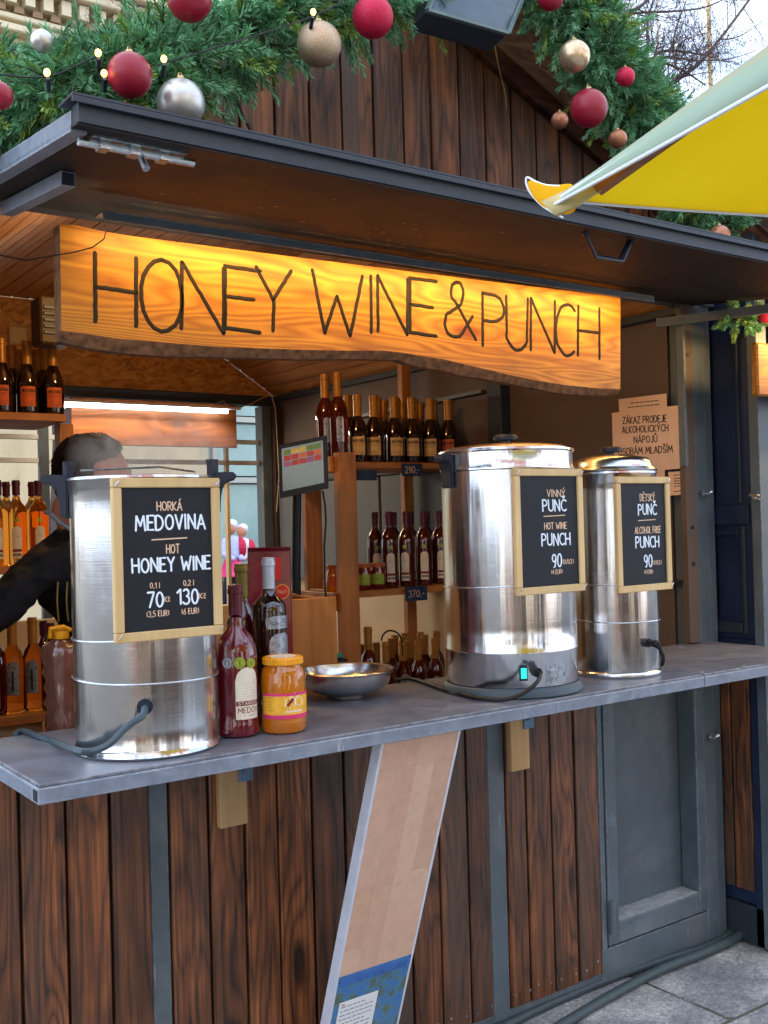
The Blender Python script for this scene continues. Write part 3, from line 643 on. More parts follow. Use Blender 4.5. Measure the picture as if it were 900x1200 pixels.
# ================================================================== SIGN
SY = -.055
def sgn(px, py, y=SY): p = at(px, py, 'Y', y); return (p.x, p.z)
topl = [(70,263),(90,264),(115,270),(150,276),(250,289),(400,308),(560,328),(727,348)]
botl = [(727,456),(700,455),(660,451),(630,446),(600,440),(575,434),(545,427),(520,421),(493,417),(470,413),(450,411),(410,411),(360,410),(300,408),(250,406),(200,402),(140,397),(100,391),(72,388)]
F_ = [sgn(*p) for p in topl+botl]
rs = random.Random(4)
nt_ = len(topl); dropx = {0: 0}
B_ = []
for i, (x, z) in enumerate(F_):
    if i < nt_: B_.append((x, z))
    else:
        px = botl[i-nt_][0]; d = .026+rs.uniform(-.004,.006)
        if 360 < px < 480: d *= .8
        if px in (727, 72): d *= .7
        B_.append((x, z-d))
sign = thing('sign_board', ((F_[0][0]+F_[nt_-1][0])/2, SY, 1.98), 'long live-edge golden wood slab hung below the flap, carved with the words HONEY WINE & PUNCH', 'sign')
m = MB(); nF = len(F_)
m.add([(x, SY, z) for x, z in F_]+[(x-.003*(i in (0, nF-1)), SY+.014, z) for i, (x, z) in enumerate(B_)]+[(x, SY+.045, z) for x, z in B_], [])
o = 0
m.f.append(tuple(range(nF))); m.m.append(0)
for lay in (0, 1):
    for i in range(nF):
        j2 = (i+1) % nF; m.f.append((lay*nF+i, (lay+1)*nF+i, (lay+1)*nF+j2, lay*nF+j2)); m.m.append(1 if i >= nt_-0 else (1 if lay == 1 else 0))
m.f.append(tuple(range(3*nF-1, 2*nF-1, -1))); m.m.append(0)
m.build('board', [M['signwood'], M['bark']], sign)
letters = [('H',112,160,299,380),('O',165,214,305,388),('N',213,262,311,388),('E',264,305,315,387),('Y',300,341,315,388),('W',366,425,320,392),('I',430,440,323,390),('N',443,477,325,390),('E',480,512,328,392),('&',521,558,330,396),('P',566,591,345,407),('U',594,618,349,410),('N',622,650,351,412),('C',651,672,356,417),('H',677,702,360,418)]
rj = random.Random(9)
for ch, xa, xb, ya, yb in letters:
    wd, st = G[ch]; q = MB(); ls = []
    xm = (xa+xb)/2
    for p in st:
        pts = []
        for i, (a, b) in enumerate(p):
            u = a/wd if wd > .1 else .5
            pts.append(sgn(xa+u*(xb-xa)+rj.uniform(-.8,.8), yb+(ya-yb)*b+(u-.5)*(xb-xa)*.13+rj.uniform(-.6,.6)))
        fine = []
        for a, b in zip(pts[:-1], pts[1:]):
            d = math.hypot(b[0]-a[0], b[1]-a[1]); k = max(1, int(d/.012))
            fine += [(a[0]+(b[0]-a[0])*i/k+rj.uniform(-.0007,.0007), a[1]+(b[1]-a[1])*i/k+rj.uniform(-.0007,.0007)) for i in range(k)]
        ls.append(fine+[pts[-1]])
    strokes(q, ls, .0112, lambda u, v, d: (u, SY-d, v), .35)
    q.build('letter', M['groove'], sign)
# hanging wire at the left
q = MB(); P3 = lambda px, py, y: tuple(at(px, py, 'Y', y))
pts = [P3(0,299,-.06), P3(30,305,-.065), P3(60,300,-.065), P3(85,296,-.07), P3(108,290,-.075), P3(122,280,-.08), P3(125,268,-.085), P3(120,256,-.09)]
q.tube(pts, .0016, 6); q.build('cable', M['blackcable'], smooth=True, label='thin black cable running in a curve across the left end of the carved sign', cat='cable')
# LED fitting over the sign
a = at(115, 259, 'Y', -.13); b = at(757, 348, 'Y', -.13)
lf = thing('sign_lamp', ((a.x+b.x)/2, -.13, a.z), 'long thin grey light channel fixed under the flap above the carved sign', 'lamp')
zc_ = (a.z+b.z)/2
m = MB(); m.bar((a.x, -.13, zc_+.006), (b.x, -.13, zc_+.006), .045, .004); m.bar((a.x, -.162, zc_-.004), (b.x, -.162, zc_-.004), .004, .020); m.build('channel', M['anth'], lf)
m = MB(); m.bar((a.x+.02, -.135, zc_+.0005), (b.x-.02, -.135, zc_+.0005), .012, .004); m.build('led_strip', M['stripled'], lf)
al = bpy.data.lights.new('sign_lamp_light', 'AREA'); al.shape = 'RECTANGLE'; al.size = b.x-a.x-.05; al.size_y = .02; al.energy = 1.55; al.color = (1, .62, .20)
ao = bpy.data.objects.new('sign_lamp_light', al); COL.objects.link(ao); ao.location = ((a.x+b.x)/2, -.150, zc_-.002); ao.rotation_euler = (R(52), 0, 0)
# tube lamp inside
tl = thing('tube_lamp', (2.3, 2.82, 2.20), 'slim white tube lamp glowing under the dark beam at the back of the stall', 'lamp')
m = MB(); m.bar((1.75, 2.82, 2.205), (2.80, 2.82, 2.205), .04, .012); m.build('housing', M['white'], tl)
m = MB(); m.tube([(1.80, 2.815, 2.186), (2.72, 2.815, 2.186)], .012, 10); m.build('tube', M['tubeled'], tl, smooth=True)
al = bpy.data.lights.new('tube_lamp_light', 'AREA'); al.shape = 'RECTANGLE'; al.size = .95; al.size_y = .05; al.energy = 2.3; al.color = (1, .82, .58)
ao = bpy.data.objects.new('tube_lamp_light', al); COL.objects.link(ao); ao.location = (2.25, 2.80, 2.165); ao.rotation_euler = (R(-20), 0, 0)
# warm lamp glow inside stall (bulb behind the sign)
bl = thing('bulb_lamp', (1.5, .7, 2.62), 'warm round bulb hanging under the pine ceiling behind the carved sign', 'lamp')
m = MB(); m.sphere((1.5, .7, 2.58), .035, 14, 8); m.build('bulb', M['stripled'], bl, smooth=True)
m = MB(); m.tube([(1.5, .7, 2.61), (1.5, .7, 2.70)], .018, 10); m.build('socket', M['blackp'], bl, smooth=True)
pl = bpy.data.lights.new('bulb_light', 'POINT'); pl.energy = 4.6; pl.color = (1, .62, .26); pl.shadow_soft_size = .05
po = bpy.data.objects.new('bulb_light', pl); COL.objects.link(po); po.location = (1.5, .7, 2.52)
# cable loops near the tube lamp
q = MB(); q.tube([P3(255,472,2.8), P3(262,470,2.8), P3(268,478,2.8), P3(280,478,2.8), P3(295,473,2.8), P3(308,466,2.8), P3(318,463,2.8), P3(323,480,2.8), P3(325,520,2.8), P3(327,560,2.8), P3(324,600,2.8)], .002, 6)
q.build('cable', M['cream'], smooth=True, label='thin pale cable looping from the tube lamp down the back corner post', cat='cable')
# wall heater and switch on OSB
wh = at(47, 348, 'Y', 1.45); 
m = MB(); p0 = at(48, 402, 'Y', 1.5); p1 = at(84, 349, 'Y', 1.5); m.bevbox(p0.x, p1.x, 1.5, 1.62, p0.z, p1.z, .008)
ht = thing('heater_box', ((p0.x+p1.x)/2, 1.56, p0.z), 'brown box heater with front slats mounted high beside the left end of the sign', 'heater')
m.build('housing', plain('heater_brown', srgb(86,66,46), .5), ht)
for k in range(5):
    z = p0.z+(p1.z-p0.z)*(.2+.13*k); q = MB(); q.bevbox(p0.x+.012, p1.x-.02, 1.492, 1.499, z, z+.012, .001); q.build('slat', M['blackp'], ht)
p0 = at(10, 403, 'Y', 2.98); p1 = at(31, 384, 'Y', 2.98); q = MB(); q.bevbox(p0.x, p1.x, 2.965, 2.99, p0.z, p1.z, .006)
q.build('switch_box', M['cream'], label='small cream switch box on the chipboard wall above the upper left bottles', cat='switch')

# ================================================================== URNS
CZ = 1.083
def oncyl(px, py, c, r):
    d = at(px, py, 'Y', 0)-CAM; ox, oy = CAM.x-c[0], CAM.y-c[1]
    a = d.x*d.x+d.y*d.y; b = 2*(ox*d.x+oy*d.y); k = ox*ox+oy*oy-r*r; D = b*b-4*a*k
    t = (-b-math.sqrt(max(D, 0)))/(2*a); p = CAM+d*t; return p, math.atan2(p.y-c[1], p.x-c[0])
def cylfn(c, r):
    return lambda u, v, d: (c[0]+(r+d)*math.cos(u/r), c[1]+(r+d)*math.sin(u/r), v)
def facing(c): return math.atan2(CAM.y-c[1], CAM.x-c[0])
def ring(mb, c, r, z, t, tilt=0, ph=0, wob=0, n=64):
    pts = [(c[0]+r*math.cos(a), c[1]+r*math.sin(a), z+tilt*math.cos(a-ph)+wob*math.sin(3*a)) for a in [2*PI*i/n for i in range(n+1)]]
    mb.tube(pts, t, 6, cap=False)
def make_urn(c, r, zt, label, lid, base):
    t = thing('drink_urn', (c[0], c[1], CZ), label, 'urn', 'steel drink urns standing on the counter')
    B = MB(); k = .0025
    z0 = CZ+base; h = zt-z0
    prof = [(r-.004, z0-.0), (r, z0+.004)]
    if lid == 'open': prof = [(r*.96, CZ+.001), (r+.001, CZ+.001), (r+.005, CZ+.006), (r+.001, CZ+.014), (r-.001, CZ+.02)]
    if lid == 'dome': prof = [(r*.96, CZ+.001), (r+.003, CZ+.001), (r+.005, CZ+.007), (r+.003, CZ+.014), (r-.001, CZ+.017)]
    n = 14
    for i in range(1, n): 
        z = z0+.02+(h-.03)*i/n; prof.append((r, z))
    if lid == 'flat':
        prof = [(r-.002, z0), (r, z0+.003), (r, 1.195), (r+.0015, 1.198), (r+.0015, 1.202), (r, 1.205)]+[(r, 1.205+(zt-.055-1.205)*i/8) for i in range(1, 9)]+[(r+.003, zt-.052), (r+.003, zt-.048), (r+.001, zt-.044), (r+.001, zt-.006)]
    prof += [(r+.003, zt-.006), (r+.006, zt-.002), (r+.005, zt+.003), (r+.001, zt+.004), (r-.003, zt)]
    if lid == 'open': prof += [(r-.005, zt-.05), (r-.006, zt-.3), (0.001, zt-.3)]
    B.lathe(prof, (c[0], c[1], 0), 96)
    B.build('body', M['steel'], t, smooth=True, org=(c[0], c[1], CZ))
    if lid == 'flat':
        q = MB(); q.lathe([(r-.006, zt), (r-.006, zt+.006), (r*.9, zt+.012), (r*.5, zt+.020), (.001, zt+.022)], (c[0], c[1], 0), 72); L_ = q.build('lid', M['steel_s'], t, smooth=True, org=(c[0], c[1], zt))
        q = MB(); q.lathe([(.012, zt+.02), (.012, zt+.03), (.032, zt+.034), (.034, zt+.042), (.028, zt+.048), (.001, zt+.05)], (c[0], c[1], 0), 24); q.build('knob', M['blackp'], L_, smooth=True)
        q = MB(); q.lathe([(r+.006, CZ), (r+.012, CZ+.004), (r+.010, CZ+.018), (r+.003, CZ+.026), (r+.001, CZ+base+.001)], (c[0], c[1], 0), 72); q.build('base_ring', M['rubber'], t, smooth=True)
    if lid == 'dome':
        q = MB(); q.lathe([(r-.001, zt+.004), (r+.006, zt+.005), (r+.008, zt+.010), (r+.004, zt+.016), (r-.004, zt+.018), (r-.008, zt+.034), (r*.86, zt+.044), (r*.5, zt+.054), (.001, zt+.057)], (c[0], c[1], 0), 72); L_ = q.build('lid', M['steel_s'], t, smooth=True, org=(c[0], c[1], zt))
        q = MB(); q.lathe([(.010, zt+.055), (.010, zt+.063), (.030, zt+.065), (.031, zt+.076), (.024, zt+.080), (.001, zt+.081)], (c[0], c[1], 0), 24); q.build('knob', M['blackp'], L_, smooth=True)
    return t
def urn_handle(t, c, r, z, ang, out_=.05, clip=True):
    u = Vector((math.cos(ang), math.sin(ang), 0)); v = Vector((-u.y, u.x, 0)); C0 = Vector((c[0], c[1], 0))
    q = MB()
    prof = [(0, .0), (.006, .004), (out_*.6, .006), (out_, .004), (out_, -.012), (out_*.62, -.016), (out_*.42, -.028), (out_*.33, -.05), (out_*.3, -.085), (0, -.088)]
    w_ = .030
    q.prism(prof, lambda a, b: tuple(C0+u*(r+a)+v*-w_+Vector((0,0,z+b))), lambda a, b: tuple(C0+u*(r+a)+v*w_+Vector((0,0,z+b))))
    bm = bmesh.new(); me = bpy.data.meshes.new('t'); me.from_pydata(q.v, [], q.f); bm.from_mesh(me); bpy.data.meshes.remove(me)
    bmesh.ops.recalc_face_normals(bm, faces=bm.faces[:]); bmesh.ops.bevel(bm, geom=bm.edges[:], offset=.0035, segments=2, affect='EDGES'); q = MB(); q.addbm(bm)
    hd = q.build('handle', M['blackp'], t, smooth=True)
    if clip:
        q = MB(); q.bar(C0+u*(r+.002)+Vector((0,0,z-.002)), C0+u*(r+.002)+Vector((0,0,z+.034)), .024, .016); q.bar(C0+u*(r-.012)+Vector((0,0,z+.03)), C0+u*(r+.008)+Vector((0,0,z+.03)), .022, .008); q.build('clip', M['blackp'], hd)
def board_on(name, c4, Y, label, cat='menu board'):
    """menu board standing against the front of an urn; c4 = pixel corners tl, tr, br, bl"""
    p = [at(px, py, 'Y', Y) for px, py in c4]
    x0 = (p[0].x+p[3].x)/2; x1 = (p[1].x+p[2].x)/2; z0 = (p[2].z+p[3].z)/2; z1 = (p[0].z+p[1].z)/2
    t = thing(name, ((x0+x1)/2, Y, z0), label, cat, 'chalk menu boards wired to the urns')
    fw = .0195
    for nm, a in (('frame_side', (x0, x0+fw, z0+fw+.0004, z1-fw-.0004)), ('frame_side', (x1-fw, x1, z0+fw+.0004, z1-fw-.0004)), ('frame_side', (x0, x1, z0, z0+fw)), ('frame_side', (x0, x1, z1-fw, z1))):
        q = MB(); q.bevbox(a[0], a[1], Y, Y+.014, a[2], a[3], .002); q.build(nm, M['frame_wood'], t)
    q = MB(); q.bevbox(x0+fw-.001, x1-fw+.001, Y+.006, Y+.012, z0+fw-.001, z1-fw+.001, .0005); bd = q.build('chalkboard_panel', M['board'], t)
    return t, bd, (x0, x1, z0, z1), Y+.006
def write(par, Y, s, xa, xb, yc, hpx, mat='chalk', wpx=None, name='lettering', jit=.06):
    a = at(xa, yc, 'Y', Y); b = at(xb, yc, 'Y', Y); dep = (a-CAM).dot(_f); h = hpx*dep/FPX; w_ = (wpx or hpx*.13)*dep/FPX
    zc = (a.z+b.z)/2; q = MB()
    strokes(q, textstrokes(s, a.x, b.x, zc-h/2, h, jit), w_, lambda u, v, d: (u, Y-.0002-d, v), .3, 5)
    return q.build(name, M[mat], par)
def rule(par, Y, xa, xb, yc, mat='chalkw'):
    a = at(xa, yc, 'Y', Y); b = at(xb, yc, 'Y', Y); q = MB(); z = (a.z+b.z)/2
    strokes(q, [[(a.x, z-.001), ((a.x+b.x)/2, z), (b.x, z+.001)]], .0028, lambda u, v, d: (u, Y-.0002-d, v), .3, 5); return q.build('rule', M[mat], par)
def wires(t, c, r, zs, ccat=None):
    for z, tl in zs:
        q = MB(); ring(q, c, r+.0025, z, .0016, tilt=tl, ph=facing(c)+1.2, wob=.001); q.build('wire', M['wire'], t, smooth=True)
u1c, u1r = (.899, -.299), .150
u1 = make_urn(u1c, u1r, 1.655, 'lidless steaming steel urn with two black handles at the left end of the counter', 'open', .0)
pa = facing(u1c)
urn_handle(u1, u1c, u1r, 1.662, pa-PI/2-.08, .056); urn_handle(u1, u1c, u1r, 1.662, pa+PI/2+.02, .050)
wires(u1, u1c, u1r, [(1.325, .004), (1.238, -.004)])
q = MB(); q.tube([(u1c[0]-.14,u1c[1]-.02,1.672),(u1c[0],u1c[1]-.1,1.676),(u1c[0]+.14,u1c[1]+.03,1.674)], .0022, 6); q.build('wire', M['wire'], u1, smooth=True)
p, a_ = oncyl(170, 827, u1c, u1r)
q = MB(); o_ = Vector((math.cos(a_), math.sin(a_), 0)); q.tube([p-o_*.004, p+o_*.012], .016, 14); q.tube([p+o_*.012, p+o_*.02], .012, 14); q.build('cable_gland', M['blackp'], u1, smooth=True)
q = MB(); pth = [p+o_*.015, p+o_*.05+Vector((-.005,0,-.012)), at(150,850,'Y',-.49), at(128,872,'Y',-.488), at(105,881,'Y',-.47), at(88,879,'Y',-.45), at(65,870,'Z',1.09), at(45,863,'Z',1.09), at(28,857,'Z',1.09), at(18,860,'Z',1.088)]
def smoothpath(p, k=5):
    p = [Vector(a) for a in p]; o = []
    for i in range(len(p)-1):
        p0, p1, p2, p3 = p[max(i-1,0)], p[i], p[i+1], p[min(i+2,len(p)-1)]
        for j in range(k):
            t = j/k; o.append(.5*((2*p1)+(-p0+p2)*t+(2*p0-5*p1+4*p2-p3)*t*t+(-p0+3*p1-3*p2+p3)*t**3))
    return o+[p[-1]]
q.tube(smoothpath(pth), .0068, 8); q.build('power_cable', M['rubber'], u1, smooth=True)
BY = -.466
bd, pn, ex, ty = board_on('menu_board', [(131,560),(256.5,560),(263.5,745),(136,753)], BY, 'chalk menu board reading HORKÁ MEDOVINA, HOT HONEY WINE, on the leftmost urn')
for s_, xa, xb, yc, h, m_ in (('HORKÁ',184,213,593,10,'chalkw'),('MEDOVINA',159,240,612,17,'chalk'),('HOT',195,210,643,10,'chalkw'),('HONEY WINE',155,246,661,16,'chalk'),
    ('0,1 l',176,187,686,6,'chalkw'),('0,2 l',215,227,683,6,'chalkw'),('70',173,191,703,17,'chalk'),('Kč',193,199,702,6,'chalkw'),('130',208,232,699,17,'chalk'),('Kč',234,241,698,6,'chalkw'),('(3,5 EUR)',172,198,719,6.5,'chalkw'),('(6 EUR)',213,233,716,6.5,'chalkw')):
    write(bd, ty, s_, xa, xb, yc, h, m_, wpx=2.7 if h > 12 else (1.5 if h > 8 else 1.0))
rule(bd, ty, 178, 219, 631.5)
for x, z in ((ex[0]+.008, ex[3]-.012),(ex[1]-.008, ex[3]-.012),(ex[0]+.008, ex[2]+.012),(ex[1]-.006, ex[2]+.012)):
    q = MB(); q.tube([(x,BY-.003,z),(x+.003,BY+.02,z+.003)], .0022, 6); q.tube([(x-.004,BY-.003,z-.004),(x+.005,BY-.003,z+.006)], .0016, 6); q.build('wire_tie', M['wire'], bd, smooth=True)
u2c, u2r = (1.967, -.284), .1795
u2 = make_urn(u2c, u2r, 1.732, 'largest steel urn with a flat knobbed lid and green power switch, middle of the three', 'flat', .026)
urn_handle(u2, u2c, u2r, 1.722, facing(u2c)-1.02, .03, False)
p, a_ = oncyl(553, 540, u2c, u2r)
wires(u2, u2c, u2r, [(1.373, .006)])
def patch(mb, c, r, a0, a1, z0, z1, n=6, d=.001, arch=0):
    vs = []; m_ = n+1
    for lay in (d, d*.2):
        for i in range(m_):
            u = i/n; a = a0+(a1-a0)*u; zt = z1-arch*(1-math.sqrt(max(1-(2*u-1)**2, 0)))
            vs += [(c[0]+(r+lay)*math.cos(a), c[1]+(r+lay)*math.sin(a), z0), (c[0]+(r+lay)*math.cos(a), c[1]+(r+lay)*math.sin(a), zt)]
    fs = [(2*i, 2*i+2, 2*i+3, 2*i+1) for i in range(n)]; o = 2*m_; fs += [(o+2*i+1, o+2*i+3, o+2*i+2, o+2*i) for i in range(n)]
    fs += [(2*i+1, 2*i+3, o+2*i+3, o+2*i+1) for i in range(n)]+[(2*i, o+2*i, o+2*i+2, 2*i+2) for i in range(n)]+[(0,1,o+1,o), (2*n, o+2*n, o+2*n+1, 2*n+1)]
    mb.add(vs, fs)
def pxpatch(mb, c, r, x0, x1, y0, y1, **k):
    a, aa = oncyl(x0, (y0+y1)/2, c, r); b, ab = oncyl(x1, (y0+y1)/2, c, r); zt = oncyl((x0+x1)/2, y0, c, r)[0].z; zb = oncyl((x0+x1)/2, y1, c, r)[0].z
    ab = aa+((ab-aa) % (2*PI))
    patch(mb, c, r, aa, ab, zb, zt, **k); return aa, ab, zb, zt
q = MB(); pxpatch(q, u2c, u2r, 608.5, 618, 780, 798, d=.002); sw = q.build('switch', M['blackp'], u2)
q = MB(); pxpatch(q, u2c, u2r, 610.5, 616.5, 783, 795, d=.005); q.build('rocker', plain('green_rocker', (.02,.5,.4,1), .2, emit=(.02,.8,.55,1), es=.5), sw)
q = MB(); aa, ab, zb, zt = pxpatch(q, u2c, u2r, 641, 663, 778, 800, d=.0012); pl_ = q.build('rating_plate', M['lab_s'], u2)
q = MB(); fn = cylfn(u2c, u2r+.0012)
for k in range(5): dashes(q, aa*u2r+.003, ab*u2r-.003, zb+.006+k*.0058, .0022, .0008, fn, k)
q.build('fine_print', M['ink'], pl_)
q = MB(); strokes(q, textstrokes('CE', aa*u2r+.004, aa*u2r+.016, zb+.011, .006), .001, fn, .3, 4); q.build('lettering', M['ink'], pl_)
p, a_ = oncyl(627, 787, u2c, u2r); o_ = Vector((math.cos(a_), math.sin(a_), 0))
q = MB(); q.tube([p, p+o_*.022], .0125, 12); q.tube(smoothpath([p+o_*.02, p+o_*.034+Vector((0,0,-.008)), at(627,802,'Y',-.50), at(612,813,'Y',-.478), at(590,820,'Z',1.091), at(560,818,'Z',1.091), at(540,813,'Z',1.091), at(518,807,'Z',1.091), at(495,799,'Z',1.091), at(478,795,'Z',1.091), at(462,797,'Z',1.091)]), .0055, 8)
q.build('power_cable', M['blackcable'], u2, smooth=True)
BY2 = -.482
bd, pn, ex, ty = board_on('menu_board', [(603,549),(684,549),(686,692),(607,699)], BY2, 'chalk menu board reading VINNÝ PUNČ, HOT WINE PUNCH, on the middle urn')
for s_, xa, xb, yc, h, m_ in (('VINNÝ',641,662,578,8,'chalkw'),('PUNČ',636,663,592,13,'chalk'),('HOT WINE',638,664,616,7.5,'chalkw'),('PUNCH',635,668,632,13.5,'chalk'),('90',647,658,657,15,'chalk'),('Kč/0,2 l',660,672,658,5,'chalkw'),('(4 EUR)',646,659,670,5,'chalkw')):
    write(bd, ty, s_, xa, xb, yc, h, m_, wpx=2.2 if h > 12 else (1.2 if h > 6 else .8))
rule(bd, ty, 637, 662, 604.5)
for x, z in ((ex[0]+.008, ex[3]-.012),(ex[1]-.008, ex[3]-.012),(ex[0]+.008, ex[2]+.012),(ex[1]-.006, ex[2]+.012)):
    q = MB(); q.tube([(x-.004,BY2-.003,z-.004),(x+.005,BY2-.003,z+.006)], .0018, 6); q.build('wire_tie', M['wire'], bd, smooth=True)
u3c, u3r = (2.381, -.291), .125
u3 = make_urn(u3c, u3r, 1.674, 'smallest steel urn with a domed lid, rightmost on the counter', 'dome', .0)
wires(u3, u3c, u3r, [(1.352, .003), (1.245, -.003)])
p, a_ = oncyl(757, 753, u3c, u3r); o_ = Vector((math.cos(a_), math.sin(a_), 0))
q = MB(); q.tube([p-o_*.003, p+o_*.012], .013, 12); q.tube(smoothpath([p+o_*.01, p+o_*.035+Vector((.01,0,.004)), at(773,760,'Y',-.40), at(777,770,'Y',-.38), at(775,779,'Y',-.36), at(768,774,'Y',-.33)]), .006, 8); q.build('power_cable', M['blackcable'], u3, smooth=True)
BY3 = -.432
bd, pn, ex, ty = board_on('menu_board', [(722,559),(786,558),(788,690),(726,696)], BY3, 'chalk menu board reading DĚTSKÝ PUNČ, ALCOHOL FREE PUNCH, on the rightmost urn')
for s_, xa, xb, yc, h, m_ in (('DĚTSKÝ',750,767,583,8,'chalkw'),('PUNČ',748,769,597,12,'chalk'),('ALCOHOL FREE',744,774,621,7.5,'chalkw'),('PUNCH',745,772,635,12.5,'chalk'),('90',755,764,657,14,'chalk'),('Kč/0,2 l',766,775,659,4.5,'chalkw'),('(4 EUR)',755,765,670,4.5,'chalkw')):
    write(bd, ty, s_, xa, xb, yc, h, m_, wpx=2.0 if h > 11 else (1.1 if h > 6 else .7))
rule(bd, ty, 748, 768, 609.5)
for x, z in ((ex[0]+.008, ex[3]-.012),(ex[1]-.008, ex[3]-.012),(ex[1]-.006, ex[2]+.012)):
    q = MB(); q.tube([(x-.004,BY3-.003,z-.004),(x+.005,BY3-.003,z+.006)], .0018, 6); q.build('wire_tie', M['wire'], bd, smooth=True)

# ================================================================== BOTTLES, JARS
def bottle(loc, prof, mat, capz, capmat, label, cat='bottle', group=None, name='mead_bottle', lab=None, n=28):
    """prof: (r, z) from base; capz: the capsule starts there"""
    t = thing(name, loc, label, cat, group)
    body = [p_ for p_ in prof if p_[1] <= capz]; rn = body[-1][0]
    q = MB(); q.lathe([(.001, .002)]+body+[(.001, capz+.001)], loc, n); q.build('glass_body', M[mat], t, smooth=True, org=loc)
    ht = prof[-1][1]
    q = MB(); q.lathe([(rn+.0012, capz-.002), (rn+.0012, ht-.022), (rn+.003, ht-.020), (rn+.003, ht-.010), (rn+.0012, ht-.008), (rn+.0012, ht-.001), (.001, ht)], loc, 20); q.build('cap', M[capmat], t, smooth=True, org=loc)
    if lab:
        for (kind, m_, half, z0, z1, arch, txts) in lab:
            r = np.interp((z0+z1)/2, [p_[1] for p_ in body], [p_[0] for p_ in body])
            q = MB(); patch(q, loc, r, -PI/2-half/r, -PI/2+half/r, loc[2]+z0, loc[2]+z1, 10, .0008, arch); lb = q.build(kind, M[m_], t)
            for (s_, um, wid, zz, hh, tm) in txts:
                q = MB(); fn = cylfn(loc, r+.0008); uc = (-PI/2)*r+um
                if s_ == '_': patch(q, loc, r+.0006, (uc-wid/2)/r, (uc+wid/2)/r, loc[2]+zz, loc[2]+zz+hh, 8, .0006)
                elif s_ == '~':
                    for k in range(2): dashes(q, uc-wid/2, uc+wid/2, loc[2]+zz+k*hh, hh*.4, hh*.3, fn, k)
                else: strokes(q, textstrokes(s_, uc-wid/2, uc+wid/2, loc[2]+zz, hh), hh*.17, fn, .25, 4)
                q.build('lettering' if s_ not in '_~' else 'print', M[tm], lb)
    return t
P_small = [(.030,0),(.038,.004),(.040,.012),(.040,.110),(.037,.135),(.026,.165),(.016,.185),(.0135,.20),(.0135,.27)]
P_tall = [(.032,0),(.037,.004),(.038,.012),(.0385,.17),(.038,.20),(.033,.225),(.020,.245),(.0145,.255),(.0135,.265),(.0135,.285),(.0150,.33)]
P_slim = [(.028,0),(.032,.004),(.033,.01),(.036,.14),(.036,.17),(.028,.20),(.018,.215),(.0145,.225),(.0145,.31)]
lab_small = lambda m_: [('label', m_, .027, .028, .100, 0, [('MEDOVINA', 0, .046, .078, .011, 'ink'), ('~', 0, .04, .066, .006, 'lab_r'), ('~', 0, .034, .034, .008, 'ink')])]
lab_arch = [('label', 'lab_w', .018, .026, .150, .016, [('_', 0, .034, .052, .010, 'lab_r'), ('MEDOVINA', 0, .032, .036, .009, 'ink'), ('~', 0, .018, .11, .007, 'lab_r')]),
            ('sticker', 'lab_g', .008, .166, .182, .006, [])]
proto = {}
proto['small'] = bottle((0,0,-5), P_small, 'bottled', .185, 'capgold', 'x', lab=lab_small('lab_b'))
proto['smallo'] = bottle((0,0,-5), P_small, 'bottled', .185, 'capgold', 'x', lab=lab_small('lab_o'))
proto['smalln'] = bottle((0,0,-5), P_small, 'bottled', .185, 'capgold', 'x')
proto['tall'] = bottle((0,0,-5), P_tall, 'mead', .272, 'capmar', 'x', lab=lab_arch)
proto['amber'] = bottle((0,0,-5), P_tall, 'amber', .272, 'capmar', 'x', lab=lab_arch)
proto['slim'] = bottle((0,0,-5), P_slim, 'mead', .225, 'capgold', 'x', lab=[('label', 'lab_s', .013, .06, .15, .012, [])])
proto['slimamber'] = bottle((0,0,-5), P_slim, 'amber', .225, 'capgold', 'x', lab=[('label', 'lab_s', .020, .06, .17, .02, [('_', 0, .006, .07, .07, 'ink')])])
used = set()
def place(kind, px, Y, z, label, group, py=None, sc=1):
    x = at(px, 600 if py is None else py, 'Y', Y).x
    rot = facing((x, Y))+PI/2+rg.uniform(-.25, .25); pr_ = proto[kind]
    if kind not in used:
        used.add(kind); pr_.location = (x, Y, z); pr_.rotation_euler = (0,0,rot); pr_['label'] = label; pr_['group'] = group; pr_.scale = (sc,)*3; return pr_
    return copy_thing(pr_, (x, Y, z), rot, label, group, (sc,)*3)
GU = 'bottles on the top shelf of the right-hand rack'
zs1 = at(460, 541.5, 'Y', 1.2).z; zs2 = at(470, 689, 'Y', 1.2).z; zs3 = at(472, 756, 'Y', 1.25).z-.28
for i, px in enumerate((420, 439, 463, 483.5, 505, 526)):
    place('smallo' if i == 5 else 'small', px, 1.25, zs1, ('orange' if i == 5 else 'beige')+f'-labelled dark bottle, {ORD[i]} from the left in front on the top rack shelf', GU, 520, 1.07)
for i, px in enumerate((409.5, 443.5, 465.5, 487, 509)):
    place('smalln', px, 1.34, zs1, f'gold-capped dark bottle, {ORD[i]} from the left in the second row on the top rack shelf', GU, 520, 1.10)
for i, px in enumerate((451, 473, 493.5)):
    place('smalln', px, 1.47, zs1, f'gold-capped dark bottle, {ORD[i]} from the left in the rear row on the top rack shelf', GU, 520, 1.12)
for i, (px, Y) in enumerate(((382, 1.30), (396.5, 1.24))):
    place('slim', px, Y, zs1+.012, f'taller red bottle with pale gold cap, {ORD[i]} of the pair behind the till screen', GU, 500, 1.17)
GM = 'bottles on the middle shelf of the right-hand rack'
for i, (px, Y) in enumerate(((440, 1.36), (456, 1.28), (476.5, 1.28), (496.5, 1.28), (515, 1.30))):
    place('tall', px, Y, zs2, f'dark red bottle with oval cream label, {ORD[i]} from the left on the middle rack shelf', GM, 640)
for i, (px, Y) in enumerate(((462, 1.40), (482, 1.40), (501, 1.40))):
    place('tall', px, Y, zs2, f'maroon-capped bottle, {ORD[i]} from the left in the rear row of the middle rack shelf', GM, 640)
